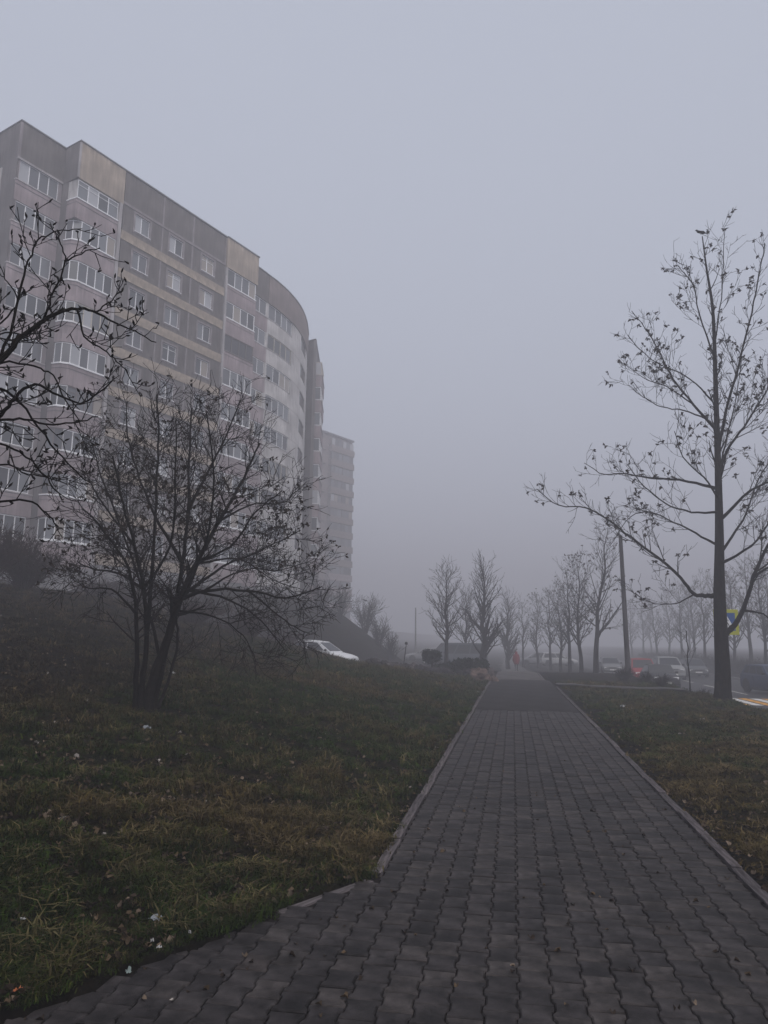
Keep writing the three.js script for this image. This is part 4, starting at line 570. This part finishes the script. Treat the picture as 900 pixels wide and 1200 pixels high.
{ // pedestrian crossing sign
  const p = at(851, 729, 31.2), t = thing('crossing_sign', 'pedestrian crossing sign with yellow border half hidden by the tall tree trunk', 'sign', [p.x, ROAD_Y + 0.05, p.z], rad(6)), yc = p.y - (ROAD_Y + 0.05);
  part('post', new THREE.CylinderGeometry(0.035, 0.035, yc + 0.5, 10).translate(0, (yc + 0.5) / 2 - 0.05, -0.06), M.galvanised, t);
  part('board', new RoundedBoxGeometry(0.92, 0.96, 0.024, 2, 0.01).translate(0, yc, 0), mat('sign_yellow', [0.42, 0.43, 0.04], 0.5), t);
  part('blue_field', boxGeo(-0.33, 0.33, yc - 0.33, yc + 0.35, 0.012, 0.017), mat('sign_blue', [0.02, 0.08, 0.26], 0.5), t);
  const tri = new THREE.Shape([[-0.3, -0.27], [0.3, -0.27], [0, 0.3]].map(([x, y]) => new THREE.Vector2(x, y + yc + 0.0))); part('white_triangle', new THREE.ExtrudeGeometry(tri, { depth: 0.003, bevelEnabled: false }).translate(0, 0, 0.0175), mat('sign_white', [0.75, 0.76, 0.77], 0.5), t);
  const f = new Buf(), z = 0.0225, bar = (x0, y0, x1, y1, w) => { const d = V(x1 - x0, y1 - y0, 0).normalize(), s = V(-d.y, d.x, 0).multiplyScalar(w); f.quad(V(x0, y0 + yc, z).sub(s), V(x1, y1 + yc, z).sub(s), V(x1, y1 + yc, z).add(s), V(x0, y0 + yc, z).add(s)); };
  bar(0.01, 0.0, 0.0, 0.13, 0.03); bar(0.0, 0.01, -0.09, -0.2, 0.017); bar(0.01, 0.01, 0.08, -0.1, 0.017); bar(0.08, -0.1, 0.1, -0.2, 0.015); bar(0.0, 0.11, -0.08, 0.03, 0.012); bar(0.01, 0.11, 0.08, 0.04, 0.012); for (let k = 0; k < 12; k++) { const a = k / 12 * 6.283, c = (k + 1) / 12 * 6.283; f.tri(V(-0.005, 0.175 + yc, z), V(-0.005 + 0.03 * Math.cos(a), 0.175 + 0.03 * Math.sin(a) + yc, z), V(-0.005 + 0.03 * Math.cos(c), 0.175 + 0.03 * Math.sin(c) + yc, z)); } for (const x of [-0.2, -0.1, 0, 0.1, 0.2]) bar(x - 0.02, -0.25, x + 0.01, -0.21, 0.012);
  part('walking_figure', f.build(), M.trim, t);
}
// ------------------------------------------------------------------ figures meshed from joined capsules
function figure(res, half, centre, dist) {
  const mc = new MarchingCubes(res, new THREE.MeshStandardMaterial(), false, false, 60000); mc.isolation = 0; const N = mc.size;
  for (let z = 0; z < N; z++) for (let y = 0; y < N; y++) for (let x = 0; x < N; x++) mc.field[x + y * N + z * N * N] = -dist(V((x / N * 2 - 1) * half + centre.x, (y / N * 2 - 1) * half + centre.y, (z / N * 2 - 1) * half + centre.z));
  mc.update(); const n = mc.count, p = new Float32Array(n * 3), q = new Float32Array(n * 3);
  for (let k = 0; k < n; k++) { p[k * 3] = mc.positionArray[k * 3] * half + centre.x; p[k * 3 + 1] = mc.positionArray[k * 3 + 1] * half + centre.y; p[k * 3 + 2] = mc.positionArray[k * 3 + 2] * half + centre.z; for (let e = 0; e < 3; e++) q[k * 3 + e] = mc.normalArray[k * 3 + e]; }
  const g = new THREE.BufferGeometry(); g.setAttribute('position', new THREE.BufferAttribute(p, 3)); g.setAttribute('normal', new THREE.BufferAttribute(q, 3)); g.setAttribute('uv', new THREE.BufferAttribute(new Float32Array(n * 2), 2)); return g;
}
const capsule = (a, b, ra, rb) => (p) => { const ab = b.clone().sub(a), t = clamp(p.clone().sub(a).dot(ab) / ab.lengthSq()); return p.distanceTo(a.clone().addScaledVector(ab, t)) - lerp(ra, rb, t); };
const joined = (list, k) => (p) => { let d = 9; for (const f of list) { const e = f(p), h = clamp(0.5 + 0.5 * (d - e) / k); d = lerp(d, e, h) - k * h * (1 - h); } return d; };
{
  const p = at(605, 775, 68); p.y = drop(68) + 0.004;
  const t = thing('person', 'person in a long red hooded coat walking away along the footpath', 'person', [p.x, p.y, p.z], 0.1);
  const body = [capsule(V(0, 0.95, 0), V(0, 1.34, 0.01), 0.14, 0.15), capsule(V(0, 1.36, 0.02), V(0, 1.47, 0.0), 0.06, 0.055), capsule(V(0, 1.54, -0.01), V(0, 1.58, 0), 0.088, 0.085), capsule(V(-0.09, 0.92, 0), V(-0.1, 0.48, -0.06), 0.085, 0.055), capsule(V(-0.1, 0.48, -0.06), V(-0.1, 0.08, 0.08), 0.055, 0.042), capsule(V(-0.1, 0.045, 0.08), V(-0.11, 0.04, -0.1), 0.045, 0.04), capsule(V(0.09, 0.92, 0), V(0.1, 0.48, -0.12), 0.085, 0.055), capsule(V(0.1, 0.48, -0.12), V(0.1, 0.08, -0.16), 0.055, 0.042), capsule(V(0.1, 0.045, -0.15), V(0.11, 0.04, -0.33), 0.045, 0.04), capsule(V(-0.19, 1.34, 0), V(-0.24, 1.06, 0.06), 0.055, 0.045), capsule(V(-0.24, 1.06, 0.06), V(-0.25, 0.83, -0.02), 0.042, 0.034), capsule(V(0.19, 1.34, 0), V(0.25, 1.07, -0.02), 0.055, 0.045), capsule(V(0.25, 1.07, -0.02), V(0.27, 0.84, -0.14), 0.042, 0.034),
    ...[-1, 1].flatMap((s) => { const w = s < 0 ? V(-0.25, 0.81, -0.03) : V(0.27, 0.82, -0.15); return [capsule(w, w.clone().add(V(0, -0.07, -0.005)), 0.034, 0.032), ...[-0.027, -0.009, 0.009, 0.027].map((z, k) => capsule(w.clone().add(V(0, -0.07, z)), w.clone().add(V(-s * 0.015, -0.15 + Math.abs(k - 1.5) * 0.01, z * 1.1)), 0.0105, 0.009)), capsule(w.clone().add(V(-s * 0.01, -0.03, -0.03)), w.clone().add(V(-s * 0.02, -0.09, -0.055)), 0.0115, 0.01)]; })];
  part('body', figure(72, 0.9, V(0, 0.85, 0), joined(body, 0.03)), mat('skin_and_trousers', [0.05, 0.045, 0.05], 0.9), t);
  const coat = [capsule(V(0, 0.72, 0), V(0, 1.3, 0.01), 0.235, 0.2), capsule(V(-0.12, 1.36, 0), V(0.12, 1.36, 0), 0.1, 0.1), capsule(V(0, 1.55, 0.01), V(0, 1.6, 0.0), 0.125, 0.11), capsule(V(-0.19, 1.35, 0), V(-0.25, 1.06, 0.06), 0.085, 0.07), capsule(V(-0.25, 1.06, 0.06), V(-0.26, 0.86, -0.01), 0.068, 0.058), capsule(V(0.19, 1.35, 0), V(0.26, 1.07, -0.02), 0.085, 0.07), capsule(V(0.26, 1.07, -0.02), V(0.28, 0.87, -0.12), 0.068, 0.058)], cf = joined(coat, 0.05);
  part('coat', figure(56, 0.8, V(0, 1.1, 0), (q) => Math.max(cf(q), 0.56 - q.y)), mat('red_coat', [0.17, 0.012, 0.016], 0.85), t);
}
{ // perched birds
  const b = [capsule(V(-0.1, 0.11, 0), V(0.08, 0.09, 0), 0.045, 0.06), capsule(V(0.08, 0.09, 0), V(0.2, 0.07, 0), 0.05, 0.014), capsule(V(-0.12, 0.13, 0), V(-0.16, 0.16, 0), 0.036, 0.034), capsule(V(-0.19, 0.155, 0), V(-0.235, 0.145, 0), 0.012, 0.004)], g = figure(44, 0.27, V(0, 0.1, 0), joined(b, 0.025)), legs = new Buf(); for (const z of [-0.02, 0.02]) legs.tube([V(0, 0.06, z), V(0.005, 0.02, z), V(-0.005, -0.01, z)], () => 0.006, 4);
  mat('feathers', [0.02, 0.02, 0.023], 0.7);
  const bird = (label, p, sc, turn) => { const t = thing('bird', label, 'bird', [p.x, p.y, p.z], turn, 'perched birds'); part('body', g, M.feathers, t); part('legs', legs.build(), M.twig, t); t.scale.setScalar(sc); };
  bird('dark bird perched on the very top of the tall tree', at(821.5, 275, 26.2), 0.95, 0.25); bird('tiny dark bird perched on a shrub above the white car', at(428, 705, 66), 1.1, 0.5);
}
// ------------------------------------------------------------------ turf, fallen leaves, litter
{
  const tuft = (seed, n, spread, hgt) => { const b = new Buf(), r = rngOf(seed); for (let k = 0; k < n; k++) { const a = r() * 6.283, q = spread * Math.sqrt(r()), p = V(q * Math.cos(a), -0.006, q * Math.sin(a)), dir = randDir(r); dir.y = 0; dir.normalize(); const h = hgt * (0.45 + 0.75 * r()), lean = h * (0.5 + 1.1 * r()), w = 0.0022 + 0.0016 * r(), s = V(-dir.z, 0, dir.x).multiplyScalar(w), m = p.clone().addScaledVector(dir, lean * 0.35).add(V(0, h * 0.7, 0)), e = p.clone().addScaledVector(dir, lean).add(V(0, h * 0.85, 0)); b.quad(p.clone().sub(s), p.clone().add(s), m.clone().add(s.clone().multiplyScalar(0.8)), m.clone().sub(s.clone().multiplyScalar(0.8))); b.tri(m.clone().sub(s.clone().multiplyScalar(0.8)), m.clone().add(s.clone().multiplyScalar(0.8)), e); } return b.build(); };
  const gm = mat('grass_blade', [1, 1, 1], 0.8, { side: THREE.DoubleSide }), kinds = [tuft(1, 16, 0.055, 0.042), tuft(2, 14, 0.065, 0.028), tuft(3, 16, 0.04, 0.075)];
  const r = rngOf(2024), o = new THREE.Object3D(), lists = [[], [], []], col = new THREE.Color();
  let tries = 0, made = 0;
  while (made < 150000 && tries++ < 1500000) {
    const d = 2.6 * Math.pow(36 / 2.6, Math.pow(r(), 0.86)), a = -rad(9.93) + rad(37) * (r() * 2 - 1), x = d * Math.sin(a), s = d * Math.cos(a);
    const right = x > 0, e = right ? x - PATH_R - KERB : flareEdge(s) - KERB - x; if (e < (s < 5 ? -0.05 : 0.02) || x > ROAD_L - 0.35) continue;
    if (right && Math.abs(s - lerp(32.9, 30.5, (x - 1.8) / 5.7)) < 1.15) continue;
    const ragged = e + 0.5 * (fbm(x * 1.6, s * 1.1, 61, 3) - 0.5) * (right ? 1.6 : 1.0), bare = fbm(x * 0.8, s * 0.8, 66, 3), clump = sstep(0.38, 0.6, fbm(x * 4.1, s * 4.1, 69, 2)), cover = sstep(right ? 0.05 : -0.15, right ? 0.8 : 0.22, ragged) * (0.2 + 0.8 * sstep(0.36, 0.52, bare)) * (0.12 + 0.88 * clump); if (r() > 0.03 + cover) continue;
    const patch = fbm(x * 0.45, s * 0.45, 63, 3), fine = r(), dry = clamp((patch - 0.5) * 3.2 + (right ? 0.6 - 0.5 * sstep(14, 19, s) : 0.2) + (fine - 0.5) * 0.8);
    col.setRGB(lerp(0.019, 0.056, dry), lerp(0.033, 0.04, dry), lerp(0.005, 0.013, dry)); if (x < -3.5) col.lerp(new THREE.Color().setRGB(0.022, 0.017, 0.013), 0.85 * sstep(4.2, 8, -x + 5 * (patch - 0.5) - 0.06 * s)); if (fine > 0.93) col.lerp(new THREE.Color().setRGB(0.1, 0.075, 0.04), 0.6); col.multiplyScalar(0.35 + 1.4 * r() * r() + 0.3 * clump);
    const k = fine < 0.4 ? 0 : fine < 0.88 ? 1 : 2, sc = (0.4 + 1.0 * r() + (r() < 0.05 ? 0.4 : 0)) * (0.6 + 0.65 * clump) * (0.74 + 0.03 * d);
    o.position.set(x, heightAt(x, s), -s); o.rotation.set((r() - 0.5) * 0.4, r() * 6.283, (r() - 0.5) * 0.4); o.scale.set(sc * 1.15, sc * (right ? 0.75 : 1), sc * 1.15); o.updateMatrix(); lists[k].push([o.matrix.clone(), col.clone()]); made++;
  }
  lists.forEach((l, k) => { const im = shade(new THREE.InstancedMesh(kinds[k], gm, l.length)); l.forEach(([m, c], q) => { im.setMatrixAt(q, m); im.setColorAt(q, c); }); im.name = ['grass', 'short_grass', 'long_grass'][k]; im.userData = { kind: 'stuff', label: ['mixed green and straw turf on both sides of the footpath', 'short trodden turf between the longer tufts', 'longer loose grass tufts on the slope and lawn'][k], category: 'grass' }; scene.add(im); });
  // fallen leaves, curled
  const leaf = (seed) => { const b = new Buf(), q = rngOf(seed), pts = []; for (let k = 0; k < 9; k++) { const a = k / 9 * 6.283, rr = 0.018 * (0.65 + 0.6 * q()) * (1 + 0.5 * Math.cos(a)); pts.push(V(rr * Math.cos(a) * 1.3, 0.012 * Math.cos(2 * a + seed) + 0.006 * q(), rr * Math.sin(a))); } for (let k = 0; k < 9; k++) b.tri(V(0, -0.004, 0), pts[(k + 1) % 9], pts[k]); return b.build(); };
  const lg = [leaf(4), leaf(9)], lm = mat('fallen_leaf', [1, 1, 1], 0.9, { side: THREE.DoubleSide });
  lg.forEach((g, k) => {
    const im = shade(new THREE.InstancedMesh(g, lm, 5200)); let n = 0;
    while (n < 5200) {
      const d = 2.8 * Math.pow(26 / 2.8, Math.pow(r(), 0.9)), a = -rad(9.93) + rad(36) * (r() * 2 - 1), x = d * Math.sin(a), s = d * Math.cos(a), on = x > flareEdge(s) - KERB && x < PATH_R + KERB; if (x > ROAD_L - 0.5 || (on && r() > 0.03)) continue;
      const v = r(), tone = 0.5 + 0.9 * r(); col.setRGB(...(v < 0.4 ? [0.03, 0.022, 0.017] : v < 0.8 ? [0.07, 0.05, 0.032] : v < 0.988 ? [0.13, 0.1, 0.075] : [0.25, 0.23, 0.21])).multiplyScalar(tone);
      o.position.set(x, (on ? 0.008 : heightAt(x, s) + 0.02 + 0.012 * r()), -s); o.rotation.set((r() - 0.5) * (on ? 0.2 : 1.2), r() * 6.283, (r() - 0.5) * (on ? 0.2 : 1.2)); const sc = (on ? 0.4 : 0.6) + 0.7 * r(); o.scale.setScalar(sc); o.updateMatrix(); im.setMatrixAt(n, o.matrix); im.setColorAt(n, col); n++;
    }
    im.name = ['fallen_leaves', 'curled_leaves'][k]; im.userData = { kind: 'stuff', label: ['dark fallen leaves scattered over the turf', 'brown curled leaves scattered over the turf'][k], category: 'leaves' }; scene.add(im);
  });
  // litter: crumpled scraps and two bright leaves
  const scrap = (seed, w, h, lift) => { const b = new Buf(), n = 5, q = rngOf(seed), P = []; for (let j = 0; j <= n; j++) for (let i = 0; i <= n; i++) P.push(V((i / n - 0.5) * w * (0.8 + 0.3 * q()), lift * (0.2 + q()) * (0.4 + Math.sin(i + j * 0.7) ** 2), (j / n - 0.5) * h * (0.8 + 0.3 * q()))); for (let j = 0; j < n; j++) for (let i = 0; i < n; i++) { const a = j * (n + 1) + i; b.tri(P[a], P[a + n + 1], P[a + 1]); b.tri(P[a + 1], P[a + n + 1], P[a + n + 2]); } return b.build(); };
  mat('paper', [0.36, 0.36, 0.36], 0.8, { side: THREE.DoubleSide }); mat('grey_film', [0.2, 0.22, 0.24], 0.5, { side: THREE.DoubleSide }); mat('orange_leaf', [0.42, 0.15, 0.07], 0.8, { side: THREE.DoubleSide }); mat('mint_paper', [0.22, 0.27, 0.26], 0.8, { side: THREE.DoubleSide });
  const onGround = (px, py) => { const d = pixelRay(px, py); let lo = 1.5, hi = 60; for (let k = 0; k < 400; k++) { const t = lerp(1.5, 60, k / 400), p = d.clone().multiplyScalar(t).add(EYE); if (p.y < heightAt(p.x, -p.z)) { hi = t; break; } lo = t; } for (let k = 0; k < 20; k++) { const t = (lo + hi) / 2, p = d.clone().multiplyScalar(t).add(EYE); p.y < heightAt(p.x, -p.z) ? hi = t : lo = t; } return d.multiplyScalar(hi).add(EYE); };
  const litter = (px, py, w, h, lift, m, label, cat, group) => { const p = onGround(px, py), o2 = single(cat === 'leaf' ? 'bright_leaf' : 'litter_scrap', scrap(px, w, h, lift), M[m], label, cat, group); o2.position.set(p.x, p.y + 0.03, p.z); o2.rotation.y = px; };
  litter(182, 1084, 0.08, 0.05, 0.02, 'grey_film', 'crumpled grey film scrap on the turf above the flared paving', 'litter'); litter(150, 1148, 0.03, 0.03, 0.02, 'mint_paper', 'small mint-coloured scrap in the soil beside the flared paving', 'litter'); litter(730, 830, 0.2, 0.14, 0.05, 'paper', 'white crumpled paper on the right lawn near the footpath', 'litter'); litter(823, 845, 0.1, 0.08, 0.03, 'paper', 'small white scrap on the right lawn toward the tall tree', 'litter'); litter(202, 792, 0.14, 0.08, 0.04, 'paper', 'pale scrap lying behind the many-stemmed tree', 'litter'); litter(172, 857, 0.12, 0.08, 0.03, 'grey_film', 'grey scrap on the slope in front of the many-stemmed tree', 'litter');
  for (const [px, py, w] of [[22, 1057, 0.028], [66, 1052, 0.03], [26, 1085, 0.03], [50, 1106, 0.025], [186, 1118, 0.03], [178, 1110, 0.03], [222, 1100, 0.025], [193, 1040, 0.025], [223, 1040, 0.028], [560, 812, 0.09], [528, 830, 0.08], [487, 815, 0.06], [488, 822, 0.06]]) litter(px, py, w, w * 0.6, 0.012, 'paper', 'tiny white scrap lying in the turf of the left slope', 'litter', 'white scraps on the left slope');
  litter(47, 1130, 0.04, 0.028, 0.012, 'orange_leaf', 'orange leaf lying on dark turf a little away from the paving', 'leaf'); litter(20, 1169, 0.045, 0.02, 0.012, 'orange_leaf', 'orange leaf at the ragged edge of the flared paving', 'leaf');
}
renderer.render(scene, camera);
